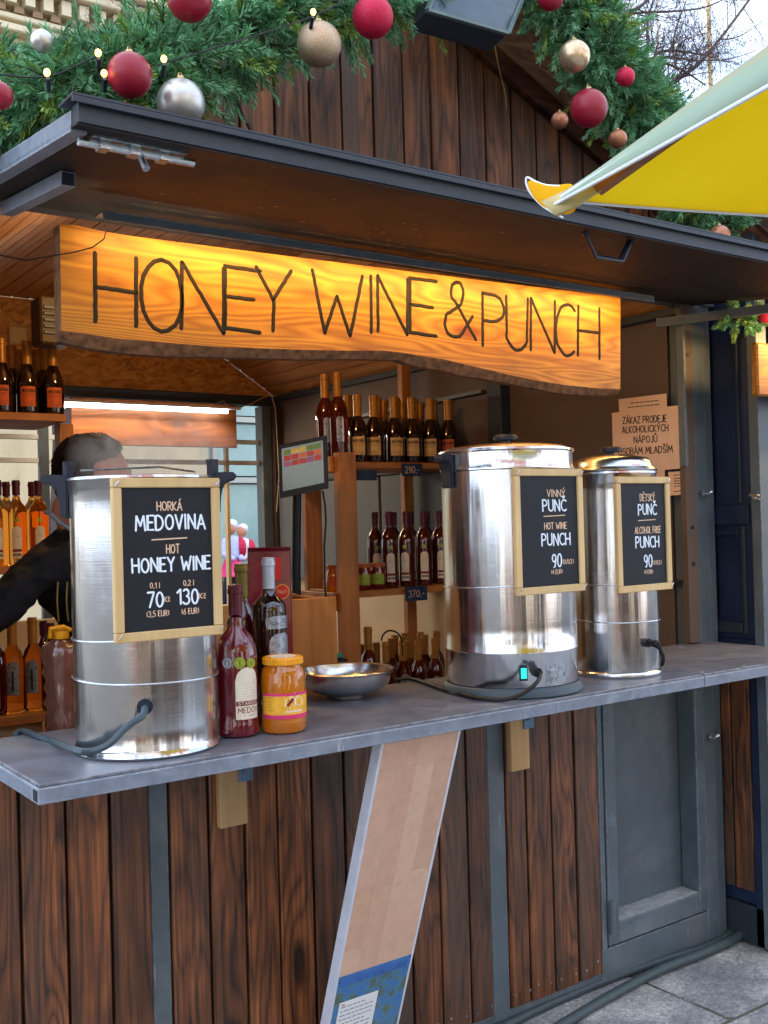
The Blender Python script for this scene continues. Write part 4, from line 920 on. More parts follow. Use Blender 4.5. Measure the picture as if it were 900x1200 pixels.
GB = 'gold-capped bottles on the low shelf behind the counter'
for i, (px, Y) in enumerate(((423.5,1.25),(441,1.25),(452,1.2),(458.5,1.3),(472,1.2),(480,1.3),(490,1.2),(498,1.32),(510,1.2),(463,1.42),(474,1.45),(493,1.45),(512,1.42))):
    k = place('slimamber' if i % 3 == 1 else 'slim', px, Y, zs3-rg.uniform(0,.012), f'{ORD[i]} gold-capped bottle from the left on the low shelf behind the counter' if i < 9 else f'{ORD[i-9]} gold-capped bottle from the left in the rear row on the low shelf', GB, 760)
for i, (px, Y) in enumerate(((431.5, 1.2),)): place('slim', px, Y, zs3+.04, 'tallest gold-capped red bottle on the low shelf, standing beside the rack post', GB, 760, 1.1)
# left shelves
GL = 'bottles on the top left shelf'
zl1 = at(50, 486, 'Y', 1.6).z; zl2 = at(30, 662, 'Y', 1.6).z; zl3 = at(40, 833, 'Y', 1.6).z
for i, (px, Y) in enumerate(((2, 1.63), (32, 1.63), (62, 1.63))):
    place('smallo', px, Y, zl1, f'orange-labelled dark bottle, {ORD[i]} from the left in front on the top left shelf', GL, 450, 1.06)
for i, (px, Y) in enumerate(((14, 1.75), (22, 1.84), (43.5, 1.80), (52, 1.74))):
    place('smalln', px, Y, zl1, f'gold-necked dark bottle, {ORD[i]} from the left in the rear of the top left shelf', GL, 450, 1.05)
GL = 'amber bottles on the middle left shelf'
for i, (px, Y) in enumerate(((-2, 1.63), (19.5, 1.63), (45.5, 1.66))): place('amber', px, Y, zl2, f'amber bottle with cream oval label, {ORD[i]} from the left on the middle left shelf', GL, 610, .98)
for i, (px, Y) in enumerate(((8, 1.76), (38, 1.76))): place('amber', px, Y, zl2, f'amber bottle, {ORD[i]} from the left in the rear row of the middle left shelf', GL, 610, .98)
GL = 'engraved bottles on the bottom left shelf'
for i, (px, Y) in enumerate(((15, 1.63), (39, 1.63))): place('slimamber', px, Y, zl3, f'amber bottle with engraved silver shield, {ORD[i]} from the left on the bottom left shelf', GL, 790, 1.14)
for i, (px, Y) in enumerate(((52, 1.72), (60, 1.60), (-4, 1.63))): place('tall', px, Y, zl3, f'dark red bottle on the bottom left shelf, {["behind the engraved bottles","nearest the wooden post","at the left edge of the view"][i]}', GL, 790, 1.0)

# racks
def rack(name, loc, label, shelves, posts, extra=()):
    t = thing(name, loc, label, 'shelf rack')
    for a in shelves: q = MB(); q.bevbox(*a, .002); q.build('shelf', M['pine_x'], t)
    for a in posts: q = MB(); q.bevbox(*a, .003); q.build('post', M['pine_z'], t)
    for a in extra: q = MB(); q.bevbox(*a, .002); q.build('side_rail', M['pine_y'], t)
    return t
def xa(px, Y, py=600): return at(px, py, 'Y', Y).x
rx0, rx1 = xa(397, 1.17, 620), xa(418, 1.17, 620)
bx0 = xa(355, 1.55, 620); bx1 = xa(376, 1.55, 620)
rk = rack('bottle_rack', (2.75, 1.35, .0), 'tall pine rack of three shelves against the right wall, holding mead bottles', 
 [(rx1+.002, 3.05, 1.19, 1.56, zs1-.028, zs1-.001), (rx1+.002, 3.05, 1.19, 1.56, zs2-.028, zs2-.001), (rx1+.002, 3.05, 1.17, 1.56, zs3-.04, zs3-.013)],
 [(rx0, rx1, 1.16, 1.20, 0, zs1+.035), (bx0+.03, bx0+.115, 1.57, 1.60, 0, zs1-.03), (3.0, 3.055, 1.565, 1.60, 0, 2.30)],
 [(rx0-.02, rx0-.002, 1.19, 1.566, zs2-.075, zs2+.0), (rx0-.02, rx0-.002, 1.19, 1.566, zs1-.045, zs1+.02)])
q = MB(); lx1 = xa(80, 1.52, 600)
rl = rack('bottle_rack', (1.0, 1.7, 0), 'pine shelving at the left of the stall with mead bottles on three levels',
 [(.65, xa(78,1.54,490), 1.54, 1.92, zl1-.030, zl1-.001), (.65, lx1-.002, 1.54, 1.92, zl2-.03, zl2-.001), (.65, xa(88,1.54,835), 1.54, 1.92, zl3-.035, zl3-.001)],
 [(lx1, xa(97,1.52,600), 1.60, 1.66, 0, zl1-.032), (xa(56,1.54,850), xa(72,1.54,850), 1.541, 1.58, 0, zl3-.037)])
q = MB(); q.bevbox(.65, xa(56,1.54,850), 1.60, 1.615, .6, zl3-.037, .001); q.build('back_panel', M['cream'], rl)
# price tags
def tag_(x0, x1, y0, y1, Y, s_, label):
    a = at(x0, y0, 'Y', Y); b = at(x1, y1, 'Y', Y); t = thing('price_tag', ((a.x+b.x)/2, Y, b.z), label, 'price tag')
    q = MB(); q.bevbox(a.x, b.x, Y, Y+.004, b.z, a.z, .0008); q.build('card', M['bluetag'], t)
    if s_: write(t, Y, s_, x0+4, x1-4, (y0+y1)/2, (y1-y0)*.5, 'chalkw', wpx=.9)
tag_(471, 495, 543, 558, 1.183, '290,-', 'dark blue price tag reading 290,- on the edge of the top rack shelf')
tag_(475, 501, 688, 703, 1.163, '370,-', 'dark blue price tag reading 370,- on the edge of the middle rack shelf')
tag_(417, 442, 551, 563, 1.183, '', 'blank dark tag hanging under the top rack shelf near the post')
# jam jars
def jar(px, Y, z, label, lidm, bodym, labm):
    x = xa(px, Y, 670); t = thing('jam_jar', (x, Y, z), label, 'jar', 'jars on the middle rack shelf'); r = .034
    q = MB(); q.lathe([(.001,.002),(r-.004,0),(r,.006),(r,.078),(r-.006,.09),(r-.006,.098)], (x,Y,z), 24); q.build('glass_body', M[bodym], t, smooth=True)
    q = MB(); q.lathe([(r-.002,.094),(r-.001,.098),(r-.001,.108),(r-.004,.111),(.001,.111)], (x,Y,z), 24); q.build('lid', M[lidm], t, smooth=True)
    q = MB(); f = facing((x,Y)); patch(q, (x,Y), r, f-.9, f+.9, z+.022, z+.066, 8, .0008); lb = q.build('label', M[labm], t)
    q = MB(); dashes(q, (f-.5)*r, (f+.5)*r, z+.045, .006, .003, cylfn((x,Y), r+.0008), 3); q.build('print', M['redfruit'], lb)
jar(391, 1.26, zs2, 'small jar with copper lid left of the front rack post', 'redlid', 'honey', 'lab_o')
jar(426, 1.24, zs2, 'dark jam jar with green label just right of the rack post', 'redlid', 'redfruit', 'lab_g')
jar(442.5, 1.24, zs2, 'red jam jar with green label, nearest the tall bottles on the middle rack shelf', 'redlid', 'redfruit', 'lab_g')

# ---- things on the counter
def capsule_bottle(c, r, ztop, label, prof, body, cap, capz):
    return bottle((c[0], c[1], CZ+.001), prof, body, capz, cap, label, 'bottle', name='mead_bottle', n=48)
c = (1.101, -.329); r = .0455
pf = [(.040,0),(.0455,.004),(.047,.012),(.046,.030),(.0435,.045),(.0445,.06),(.0455,.12),(.0455,.175),(.043,.198),(.034,.220),(.020,.236),(.0150,.247),(.0145,.262),(.0150,.275),(.0165,.335)]
fb = capsule_bottle(c, r, 1.42, 'dark red MEDOVINA bottle with maroon cap and round stickers beside the leftmost urn', pf, 'meadn', 'capmar', .270)
fb_b = [o for o in fb.children if o.name.startswith('glass_body')][0]
q = MB(); aa, ab, zb, zt = pxpatch(q, c, r, 276, 300.5, 782, 843, n=14, d=.0008, arch=.03); lb = q.build('label', M['lab_w'], fb)
fn = cylfn(c, r+.0008)
q = MB(); patch(q, c, r+.0007, aa+.02, ab-.02, zb+.030, zb+.040, 10, .0005); q.build('print', M['lab_r'], lb)
q = MB(); strokes(q, textstrokes('STAROSL', aa*r+.003, ab*r-.003, zb+.032, .006), .0011, cylfn(c, r+.0013), .25, 4); q.build('lettering', M['lab_w'], lb)
q = MB(); strokes(q, textstrokes('MEDOV', aa*r+.003, ab*r-.002, zb+.014, .012), .0018, fn, .25, 4); q.build('lettering', M['lab_r'], lb)
q = MB(); dashes(q, aa*r+.006, ab*r-.004, zb+.008, .003, .0014, fn, 2)
for k in range(6): dashes(q, aa*r+.012+abs(k-3)*.002, ab*r-.008, zb+.05+k*.006, .004, .001, fn, k+7)
q.build('print', M['ink'], lb)
for px, m_ in ((266.5,'lab_gr'),(281,'lab_g'),(294,'lab_g')):
    p, a_ = oncyl(px, 777, c, r); q = MB(); o_ = Vector((math.cos(a_), math.sin(a_), 0)); q.tube([p-o_*.002, p+o_*.0012], .0125 if px < 290 else .0115, 20); s_ = q.build('sticker', M[m_], fb)
    q = MB(); t_ = Vector((-o_.y, o_.x, 0)); q.tube([p+o_*.0014+t_*(.009*math.cos(x))+Vector((0,0,.009*math.sin(x))) for x in [2*PI*i/16 for i in range(17)]], .0005, 4, cap=False); q.tube([p+o_*.0016+Vector((0,0,-.005)), p+o_*.0016+Vector((0,0,.004))], .0025, 5, flat=.3); q.build('print', M['white' if px < 270 else 'lab_r'], s_)
# silver label bottle
c = (1.225, -.262); r = .040
pf = [(.034,0),(.039,.004),(.040,.012),(.0395,.20),(.0400,.262),(.0385,.278),(.028,.292),(.017,.302),(.0140,.314),(.0140,.39)]
sb = capsule_bottle(c, r, 1.47, 'tall black bottle with silver-grey capsule and silver label behind the honey jar', pf, 'bottled', 'capsilv', .318)
q = MB(); aa, ab, zb, zt = pxpatch(q, c, r, 313.5, 336, 722, 737, n=8, d=.001, arch=.004); lb = q.build('label', M['lab_s'], sb)
q = MB(); fn = cylfn(c, r+.001); strokes(q, textstrokes('P0J', aa*r+.008, ab*r-.006, zb+.006, .010), .0012, fn, .25, 4); q.build('print', M['ink'], lb)
q = MB(); aa, ab, zb, zt = pxpatch(q, c, r, 316, 337, 742, 786, n=10, d=.001, arch=.018); lb = q.build('label', M['lab_s'], sb)
q = MB(); fn = cylfn(c, r+.001)
for k in range(7): dashes(q, aa*r+.006, ab*r-.005, zb+.01+k*.012, .005, .0012, fn, k)
q.build('print', M['ink'], lb)
# bottle with olive capsule behind
pf = [(.034,0),(.039,.004),(.040,.012),(.0395,.20),(.038,.235),(.028,.262),(.017,.28),(.0150,.292),(.0155,.375)]
ob = capsule_bottle((1.205, -.165), .04, 1.46, 'bottle with tall olive-gold capsule standing behind the dark red MEDOVINA bottle', pf, 'mead', 'capolive', .295)
# gift box, lid open
gb = thing('gift_box', (1.305, -.115, CZ), 'tall maroon gift box with open lid and round red medal print behind the black bottle', 'box')
ca = R(-28); ux = Vector((math.cos(ca), math.sin(ca), 0)); uy = Vector((-ux.y, ux.x, 0)); cc = Vector((1.315, -.105, CZ+.0005)); hw, hd, H_ = .053, .050, .40
m = MB(); cs = [cc-ux*hw-uy*hd, cc+ux*hw-uy*hd, cc+ux*hw+uy*hd, cc-ux*hw+uy*hd]
t_ = .002
for i in range(4):
    a, b = cs[i], cs[(i+1)%4]; nn = Vector((b.y-a.y, -(b.x-a.x), 0)).normalized(); m2_ = MB()
    m.add([a, b, b+Vector((0,0,H_)), a+Vector((0,0,H_)), a-nn*t_, b-nn*t_, b-nn*t_+Vector((0,0,H_)), a-nn*t_+Vector((0,0,H_))], [(0,1,2,3),(7,6,5,4),(3,2,6,7),(0,4,5,1),(0,3,7,4),(1,5,6,2)])
m.build('box_body', M['giftbox'], gb)
q = MB(); a, b = cs[0], cs[1]; top = Vector((0,0,H_+.001)); q.add([a+top, b+top, b+top-uy*.03+Vector((0,0,.010)), a+top-uy*.03+Vector((0,0,.010)), a+top+Vector((0,0,.001)), b+top+Vector((0,0,.001)), b+top-uy*.03+Vector((0,0,.011)), a+top-uy*.03+Vector((0,0,.011))], [(0,1,2,3),(4,5,6,7),(0,1,5,4),(3,2,6,7)]); q.build('lid_flap', M['giftbox'], gb)
q = MB(); fo = -uy; pc = cc-uy*(hd+.0008)+ux*.030+Vector((0,0,.30)); q.tube([pc, pc-uy*.001], .019, 24); md = q.build('medal_print', plain('gold_print', srgb(220,150,60), .4), gb)
q = MB(); q.tube([pc-uy*.0012, pc-uy*.002], .016, 24); q.build('medal_center', M['red'], gb)
q = MB(); strokes(q, textstrokes('No1', -.010, .010, -.004, .009), .0016, lambda u, v, d: tuple(pc-uy*(.0021+d)+ux*u+Vector((0,0,v))), .3, 4); q.build('lettering', M['lab_b'], gb)
q = MB(); q.add([tuple(cc-uy*(hd+.0009)+ux*x+Vector((0,0,z))) for x, z in ((-.005,.33),(.028,.33),(.028,.385),(-.005,.385))], [(0,1,2,3)]); q.build('red_panel', M['red'], gb)
# honey jar
c = (1.2, -.362); r = .0505
hj = thing('honey_jar', (c[0], c[1], CZ), 'glass jar of orange honey with yellow lid and pink-edged label, nearest on the counter', 'jar')
pf = [(.001,.003),(.040,.0005),(.047,.004),(.0505,.014),(.0505,.045),(.0495,.05),(.0505,.055),(.0505,.128),(.047,.143),(.0415,.150),(.0415,.158)]
q = MB(); q.lathe(pf+[(.001,.158)], (c[0],c[1],CZ), 56); q.build('glass_body', M['honey'], hj, smooth=True, org=(c[0],c[1],CZ))
q = MB(); n = 72; rl_ = []
vs = []; prof = [(.043,.152,0),(.0455,.154,1),(.0455,.166,1),(.0435,.169,.3),(.037,.170,0),(.036,.1685,0),(.001,.1685,0)]
for rr_, z, wv in prof:
    for j in range(n): a = 2*PI*j/n; k = rr_+wv*.0009*(1 if j % 2 else -1); vs.append((c[0]+k*math.cos(a), c[1]+k*math.sin(a), CZ+z))
q.add(vs, [(i*n+j, i*n+(j+1)%n, (i+1)*n+(j+1)%n, (i+1)*n+j) for i in range(len(prof)-1) for j in range(n)])
ld = q.build('lid', plain('yellow_jar_lid', srgb(236,158,30), .3, nz=.1, nsc=60), hj, smooth=25)
q = MB(); q.lathe([(.030,.1688),(.030,.1698),(.001,.1698)], (c[0],c[1],CZ), 32); q.build('lid_print', M['lab_w'], ld, smooth=True)
q = MB(); aa, ab, zb, zt = pxpatch(q, c, r, 309, 359.0, 814, 843, n=18, d=.0006); lb = q.build('label', M['lab_y'], hj)
for z in (zb, zt-.004):
    q = MB(); patch(q, c, r+.0005, aa, ab, z, z+.006 if z > zb else z+.009, 18, .0006); q.build('print', M['lab_p'], lb)
q = MB(); fn = cylfn(c, r+.0006); um = (aa+ab)/2*r
def hexa(u0, v0, s): return [(u0+s*math.cos(R(90+60*i)), v0+s*math.sin(R(90+60*i))) for i in range(7)]
for du, dv, s_ in ((.006,.036,.013),(.028,.038,.011),(.017,.05,.007)): strokes(q, [hexa(um+du, zb+dv, s_)], .0016, fn, .3, 4)
q.build('print', M['white'], lb)
q = MB(); strokes(q, [[(um+.000,zb+.030),(um+.006,zb+.037),(um+.012,zb+.043)]], .0065, fn, .4, 6); strokes(q, [[(um+.002,zb+.042),(um+.006,zb+.037)],[(um+.012,zb+.036),(um+.007,zb+.038)]], .002, fn, .4, 4)
for k in range(5): dashes(q, aa*r+.004, aa*r+.028, zb+.018+k*.007, .004, .0009, fn, k)
q.build('print', M['lab_r'], lb)
q = MB(); strokes(q, [[(um-.004+.0035*i, zb+.014+(.0045 if i % 2 else 0)) for i in range(13)]], .0018, fn, .3, 4); q.build('print', M['white'], lb)
# bowl
c = (1.553, -.083)
bw = thing('steel_bowl', (c[0], c[1], CZ), 'shallow upturned steel lid lying like a bowl on the counter left of the middle urn', 'bowl')
q = MB(); q.lathe([(.001,.006),(.042,.004),(.050,.001),(.054,.001),(.056,.010),(.09,.020),(.115,.038),(.122,.060),(.1235,.068),(.130,.071),(.131,.074),(.127,.077),(.120,.074),(.118,.066),(.110,.044),(.088,.027),(.05,.017),(.001,.014)], (c[0],c[1],CZ+.001), 72)
q.build('dish', M['steel_s'], bw, smooth=True, org=(c[0],c[1],CZ))
q = MB(); q.lathe([(.012,.016),(.014,.03),(.02,.04),(.001,.045)], (c[0],c[1],CZ), 20); q.build('knob', M['zinc'], bw, smooth=True)
# wooden box board behind bowl
p0 = at(341, 776, 'Y', .12); p1 = at(394, 699, 'Y', .12)
wb = thing('wooden_crate', ((p0.x+p1.x)/2, .18, .961), 'plain light wooden crate standing on the worktop behind the gift box', 'crate')
q = MB(); q.bevbox(p0.x-.03, p1.x, .12, .135, .962, p1.z, .002); q.build('front_board', M['pine_z'], wb)
for a in ((p0.x-.03, p0.x-.016), (p1.x-.014, p1.x)): q = MB(); q.bevbox(a[0], a[1], .1355, .34, .962, p1.z-.004, .002); q.build('side_board', M['pine_y'], wb)
q = MB(); q.bevbox(p0.x-.03, p1.x, .3405, .354, .962, p1.z, .002); q.build('back_board', M['pine_z'], wb)
# teal box and dark tray
p0 = at(372, 782, 'Y', .3); p1 = at(408, 764, 'Y', .3); tb = thing('counter_tray', ((p0.x+p1.x)/2, .38, .961), 'dark tray with a teal lid lying just behind the steel bowl', 'tray')
q = MB(); q.bevbox(p0.x-.1, p1.x, .3, .46, .962, p1.z-.02, .004); q.build('tray', M['blackp'], tb)
q = MB(); q.bevbox(p0.x+.02, p1.x-.01, .31, .44, p1.z-.019, p1.z-.004, .003); q.build('lid', M['teal'], tb)
# till screen
a, b, d_ = at(326,522,'Y',1.12), at(382,510,'Y',1.0), at(328,584,'Y',1.12); c_ = b+(d_-a)
nn = (b-a).cross(d_-a).normalized()
if nn.dot(CAM-a) < 0: nn = -nn
ts = thing('till_screen', ((a.x+b.x)/2, 1.1, d_.z-.1), 'grey till touchscreen with coloured buttons on a black stand left of the rack', 'screen')
def q4(name, pts, th, m_, par):
    q = MB(); q.add([p for p in pts]+[p-nn*th for p in pts], [(0,1,2,3),(7,6,5,4),(0,4,5,1),(1,5,6,2),(2,6,7,3),(3,7,4,0)]); return q.build(name, m_, par)
q4('bezel', (a, b, c_, d_), .03, M['blackp'], ts)
def tsp(u, v, o=.0012): return a+(b-a)*u+(d_-a)*v+nn*o
scr = q4('display', (tsp(.07,.08), tsp(.93,.08), tsp(.93,.88), tsp(.07,.88)), .001, plain('till_display', srgb(90,104,106), .12, emit=(.5,.6,.62,1), es=.05), ts)
for rr_, cols in enumerate((('g','y','y','g','g'),('r','r','o','r','o'),('p','r','r','p','r'))):
    for k, cc_ in enumerate(cols):
        key = {'g':(96,130,70),'y':(190,170,90),'r':(170,60,60),'o':(190,110,70),'p':(150,90,140)}[cc_]; nm = 'button_'+cc_
        if nm not in M: M[nm] = plain(nm, srgb(*key), .3, emit=srgb(*key), es=.06)
        u0, v0 = .11+k*.16, .12+rr_*.11; q4('button', (tsp(u0,v0,.0025), tsp(u0+.145,v0,.0025), tsp(u0+.145,v0+.095,.0025), tsp(u0,v0+.095,.0025)), .001, M[nm], ts)
q = MB(); e = (c_+d_)/2; q.tube([e+Vector((0,.05,.02)), e+Vector((.01,.09,-.3)), e+Vector((.01,.09,.96-e.z))], .018, 10); q.build('stand', M['blackp'], ts, smooth=True)
# hanging black cable right of the screen
q = MB(); q.tube([P3(378,575,1.05), P3(381,592,1.05), P3(382,610,1.05), P3(380,640,1.05), P3(381,690,1.05), P3(384,720,1.05)], .004, 6); q.build('cable', M['blackcable'], smooth=True, label='black cable with a small plug hanging down beside the rack post', cat='cable')
q = MB(); q.tube(smoothpath([P3(447,751,1.19), P3(449,744,1.19), P3(456,739,1.19), P3(466,742,1.19), P3(471,752,1.19), P3(472,768,1.19)]), .004, 6); q.build('cable', M['blackcable'], smooth=True, label='short black cable looping above the low row of gold-capped bottles', cat='cable')
# plastic flask hanging left of urn
p0 = at(74, 860, 'Y', .15); x_ = p0.x; zb_ = .961
fk = thing('plastic_flask', (x_, .15, zb_), 'knobbly clear plastic flask with a yellow handle cap beside the leftmost urn', 'flask')
rf = random.Random(2); prof = [(.001,0),(.033,.002)]
ztop = at(74, 748, 'Y', .15).z-zb_
for i in range(1, 15): z = ztop*.86*i/15; prof.append((.036+.008*(i/15)+(.004 if i % 2 else -.003), z))
prof += [(.05,ztop*.88),(.042,ztop*.95),(.016,ztop*.99),(.015,ztop*1.02)]
q = MB(); q.lathe(prof, (x_,.15,zb_), 28)
q.v = [(a_[0]+rf.uniform(-.003,.003), a_[1]+rf.uniform(-.003,.003), a_[2]+rf.uniform(-.002,.002)) for a_ in q.v]
q.build('bottle_body', plain('pink_clear_plastic', srgb(176,120,104), .12, trans=.7, nz=.2, nsc=30, coat=1), fk, smooth=70)
yl = plain('yellow_plastic', srgb(232,160,20), .4)
q = MB(); zt_ = zb_+ztop*1.0; q.lathe([(.019,0),(.02,.004),(.02,.02),(.001,.022)], (x_,.15,zt_), 20); q.tube([(x_-.03,.14,zt_+.005),(x_-.032,.13,zt_+.028),(x_+.0,.13,zt_+.03),(x_+.02,.14,zt_+.02)], .006, 8); q.build('handle_cap', yl, fk, smooth=True)

# ---- notices on the right wall
NX = 3.098
def paper(c4, x, label, lines, texts=(), mat='paper'):
    p = [at(px, py, 'X', x) for px, py in c4]; t = thing('notice', ((p[0]+p[2])/2), label, 'notice')
    t.location.z = p[2].z
    q = MB(); off = Vector((.0012,0,0)); q.add([tuple(a_) for a_ in p]+[tuple(a_+off) for a_ in p], [(0,1,2,3),(7,6,5,4),(0,4,5,1),(1,5,6,2),(2,6,7,3),(3,7,4,0)]); q.build('sheet', M[mat], t)
    for k, (s_, xa_, xb_, yc, h) in enumerate(texts):
        a_ = at(xa_, yc, 'X', x); b_ = at(xb_, yc-(xb_-xa_)*.055, 'X', x); dep = (a_-CAM).dot(_f); hh = h*dep/FPX; q = MB(); k_ = (b_-a_)
        L_ = k_.length
        strokes(q, textstrokes(s_, 0, L_, -hh/2, hh), hh*.17, lambda u, v, d: tuple(a_+k_*(u/L_)+Vector((-.0003-d,0,v))), .2, 5); q.build('lettering', M['ink'], t)
    for k, (xa_, xb_, yc) in enumerate(lines):
        a_ = at(xa_, yc, 'X', x); b_ = at(xb_, yc-(xb_-xa_)*.1, 'X', x); q = MB(); k_ = b_-a_; L_ = k_.length
        dashes(q, 0, L_, 0, .006, .0032, lambda u, v, d: tuple(a_+k_*(u/L_)+Vector((-.0003-d,0,v))), k); q.build('fine_print', M['ink'], t)
    return t
paper([(725,468),(781,461),(782,490),(726,492)], NX+.003, 'small notice with three lines of fine print tucked behind the larger paper notice', [(739,772,472.5),(736,774,477.5),(744,768,482)])
paper([(717,484),(795,475),(798,549),(719,556)], NX, 'large salmon notice beginning ZÁKAZ PRODEJE pinned to the wall above the rightmost urn', [],
   [('ZÁKAZ PRODEJE',730,781,493,7.5),('ALKOHOLICKÝCH',729,783,504,7.5),('NÁPOJŮ',743,770,515.5,7.5),('OSOBÁM MLADŠÍM',725,788,529.5,7.5)])
paper([(783,553),(807,552),(807,579),(784,581)], NX, 'small square paper notice beside the brass hinge, right of the rightmost menu board', [(790,800,557),(790,803,561),(790,803,564),(790,803,567),(790,802,570),(790,800,576)])
paper([(768,546),(779,545),(779,562),(769,563)], NX+.002, 'small paper slip peeping out under the large salmon notice', [])

# ================================================================== PERSON bending behind the left urn
def skin(name, nodes, edges, mat, parent, loc, sub=2):
    me = bpy.data.meshes.new(name); me.from_pydata([tuple(Vector(n[:3])-Vector(loc)) for n in nodes], edges, [])
    o = bpy.data.objects.new(name, me); COL.objects.link(o)
    if parent: o.parent = parent; o.location = Vector(loc)-wloc(parent)
    else: o.location = loc
    sk = o.modifiers.new('skin', 'SKIN'); sk.use_smooth_shade = True
    for i, n in enumerate(nodes): me.skin_vertices[0].data[i].radius = (n[3], n[4] if len(n) > 4 else n[3])
    me.skin_vertices[0].data[0].use_root = True
    s_ = o.modifiers.new('sub', 'SUBSURF'); s_.levels = sub; s_.render_levels = sub
    me.materials.append(mat); return o
P = lambda px, py, Y: tuple(at(px, py, 'Y', Y))
per = thing('person', (.45, .72, .0), 'person in a black jacket bending head down behind the steaming urn, dark hair towards us', 'person')
hd_c = Vector(P(110, 560, .22))
nk = Vector(P(72, 612, .34)); sh = Vector(P(42, 665, .42))
pel = Vector(P(165, 850, .62)); che = Vector(P(118, 705, .46)); elb = Vector(P(-28, 738, .30))
nodes = [(*pel, .15, .12), (*(pel*.5+che*.5), .14,.12), (*che, .125, .12), (*P(84, 655, .42), .085,.085), (*P(74, 632, .37), .052,.05),
         (*P(48, 664, .36), .058), (*P(8, 706, .32), .056), (*elb, .05), (.675, .52, 1.27, .042),
         (*P(150, 670, .40), .07), (*P(190, 720, .25), .055), (*P(180, 735, .02), .042),
         (*(pel+Vector((-.09,.02,-.4))), .09), (*(pel+Vector((-.1,.05,-.85))), .06), (*(pel+Vector((.09,.0,-.4))), .09), (*(pel+Vector((.1,.02,-.85))), .06), (*(pel+Vector((-.1,-.08,-.9))), .045), (*(pel+Vector((.1,-.1,-.9))), .045)]
edges = [(0,1),(1,2),(2,3),(3,4),(3,5),(5,6),(6,7),(7,8),(3,9),(9,10),(10,11),(0,12),(12,13),(0,14),(14,15),(13,16),(15,17)]
bo_ = skin('body', nodes, edges, M['jacket'], per, pel, 4)
ft = bpy.data.textures.new('folds', 'CLOUDS'); ft.noise_scale = .07; ft.noise_depth = 2
dm = bo_.modifiers.new('folds', 'DISPLACE'); dm.texture = ft; dm.strength = .035; dm.mid_level = .5
# collar edge and neck skin
skin('neck', [(*nk, .050), (*(nk*.4+hd_c*.6), .052)], [(0,1)], M['skin'], per, nk)
q = MB(); q.tube(smoothpath([P(53,600,.26), P(60,603,.24), P(70,612,.235), P(82,620,.235)]), .006, 6); q.build('collar_piping', M['lab_gr'], per, smooth=True)
for px in (68, 79): q = MB(); q.tube(smoothpath([P(px,682,.2), P(px-1,705,.19), P(px+1,728,.19)]), .0022, 6); q.build('drawstring', M['capolive'], per, smooth=True)
# head: shaped icosphere, crown towards the camera, face tipped down-right
bm = bmesh.new(); bmesh.ops.create_icosphere(bm, subdivisions=4, radius=1)
up_ = Vector((-.30,-.30,.92)).normalized(); fc = Vector((.72,-.42,-.45)); fc = (fc-up_*fc.dot(up_)).normalized(); sd_ = up_.cross(fc)
def headpt(co, k=1.0, hair=False):
    x, y, z = co  # x side, y front, z up
    rx, ry, rz = .076, .096, .112
    if z < -.1: rx *= 1+.30*(z+.1); ry *= 1+.12*(z+.1)
    X, Y, Z_ = x*rx, y*ry, z*rz
    if not hair:
        Y += .022*math.exp(-((x/.16)**2+((z+.12)/.16)**2))*(y > 0)          # nose
        Y -= .010*(math.exp(-(((x-.38)/.18)**2+((z-.02)/.12)**2))+math.exp(-(((x+.38)/.18)**2+((z-.02)/.12)**2)))*(y > 0)
        Y += .008*math.exp(-((x/.3)**2+((z+.45)/.08)**2))*(y > 0)
        Y += .010*math.exp(-((x/.3)**2+((z+.85)/.15)**2))*(y > 0)
    else: 
        n_ = noise.noise(Vector((x*5, y*5, z*3)))*.006+noise.noise(Vector((x*22, y*22, z*5)))*.0035; k += n_/.09+.06
    return hd_c+(sd_*X+fc*Y+up_*Z_)*k
for v in bm.verts: v.co = headpt(v.co)
q = MB(); q.addbm(bm); hd = q.build('head', M['skin'], per, smooth=180)
bm = bmesh.new(); bmesh.ops.create_icosphere(bm, subdivisions=5, radius=1)
bmesh.ops.delete(bm, geom=[v for v in bm.verts if (v.co.y > .30-.1*math.sin(v.co.x*9) and v.co.z < .52) or v.co.z < -.42-.3*v.co.y*0], context='VERTS')
for v in bm.verts: v.co = headpt(v.co, 1.0, True)
q = MB(); q.addbm(bm); q.build('hair', M['hair'], hd, smooth=180)
# hair strands
rh = random.Random(8); q = MB()
for k in range(520):
    a_ = rh.uniform(0, 2*PI); el = rh.uniform(.0, 1.15); pts = []
    for s_ in range(5):
        e = el-s_*.16; v = Vector((math.cos(a_+s_*.05)*math.cos(e), math.sin(a_+s_*.05)*math.cos(e), math.sin(e)))
        if v.y > .35 and v.z < .5: break
        pts.append(headpt(v, 1.08+.06*rh.random(), False)+Vector((rh.gauss(0,.0015), rh.gauss(0,.0015), rh.gauss(0,.0015))))
    if len(pts) > 2: q.tube(pts, [.0017]*(len(pts)-1)+[.0004], 3)
q.build('hair_strands', M['hair'], hd, smooth=True)
for s_ in (-1, 1):
    q = MB(); q.sphere((0,0,0), 1, 12, 8); q.v = [tuple(hd_c+sd_*(s_*.076+v[0]*.010)+fc*(-.01+v[1]*.02)+up_*(-.01+v[2]*.032)) for v in q.v]; q.build('ear', M['skin'], hd, smooth=True)
    q = MB(); q.sphere((0,0,0), 1, 10, 6); q.v = [tuple(hd_c+sd_*(s_*.030+v[0]*.010)+fc*(.083+v[1]*.008)+up_*(.002+v[2]*.006)) for v in q.v]; q.build('eye', M['blackp'], hd, smooth=True)
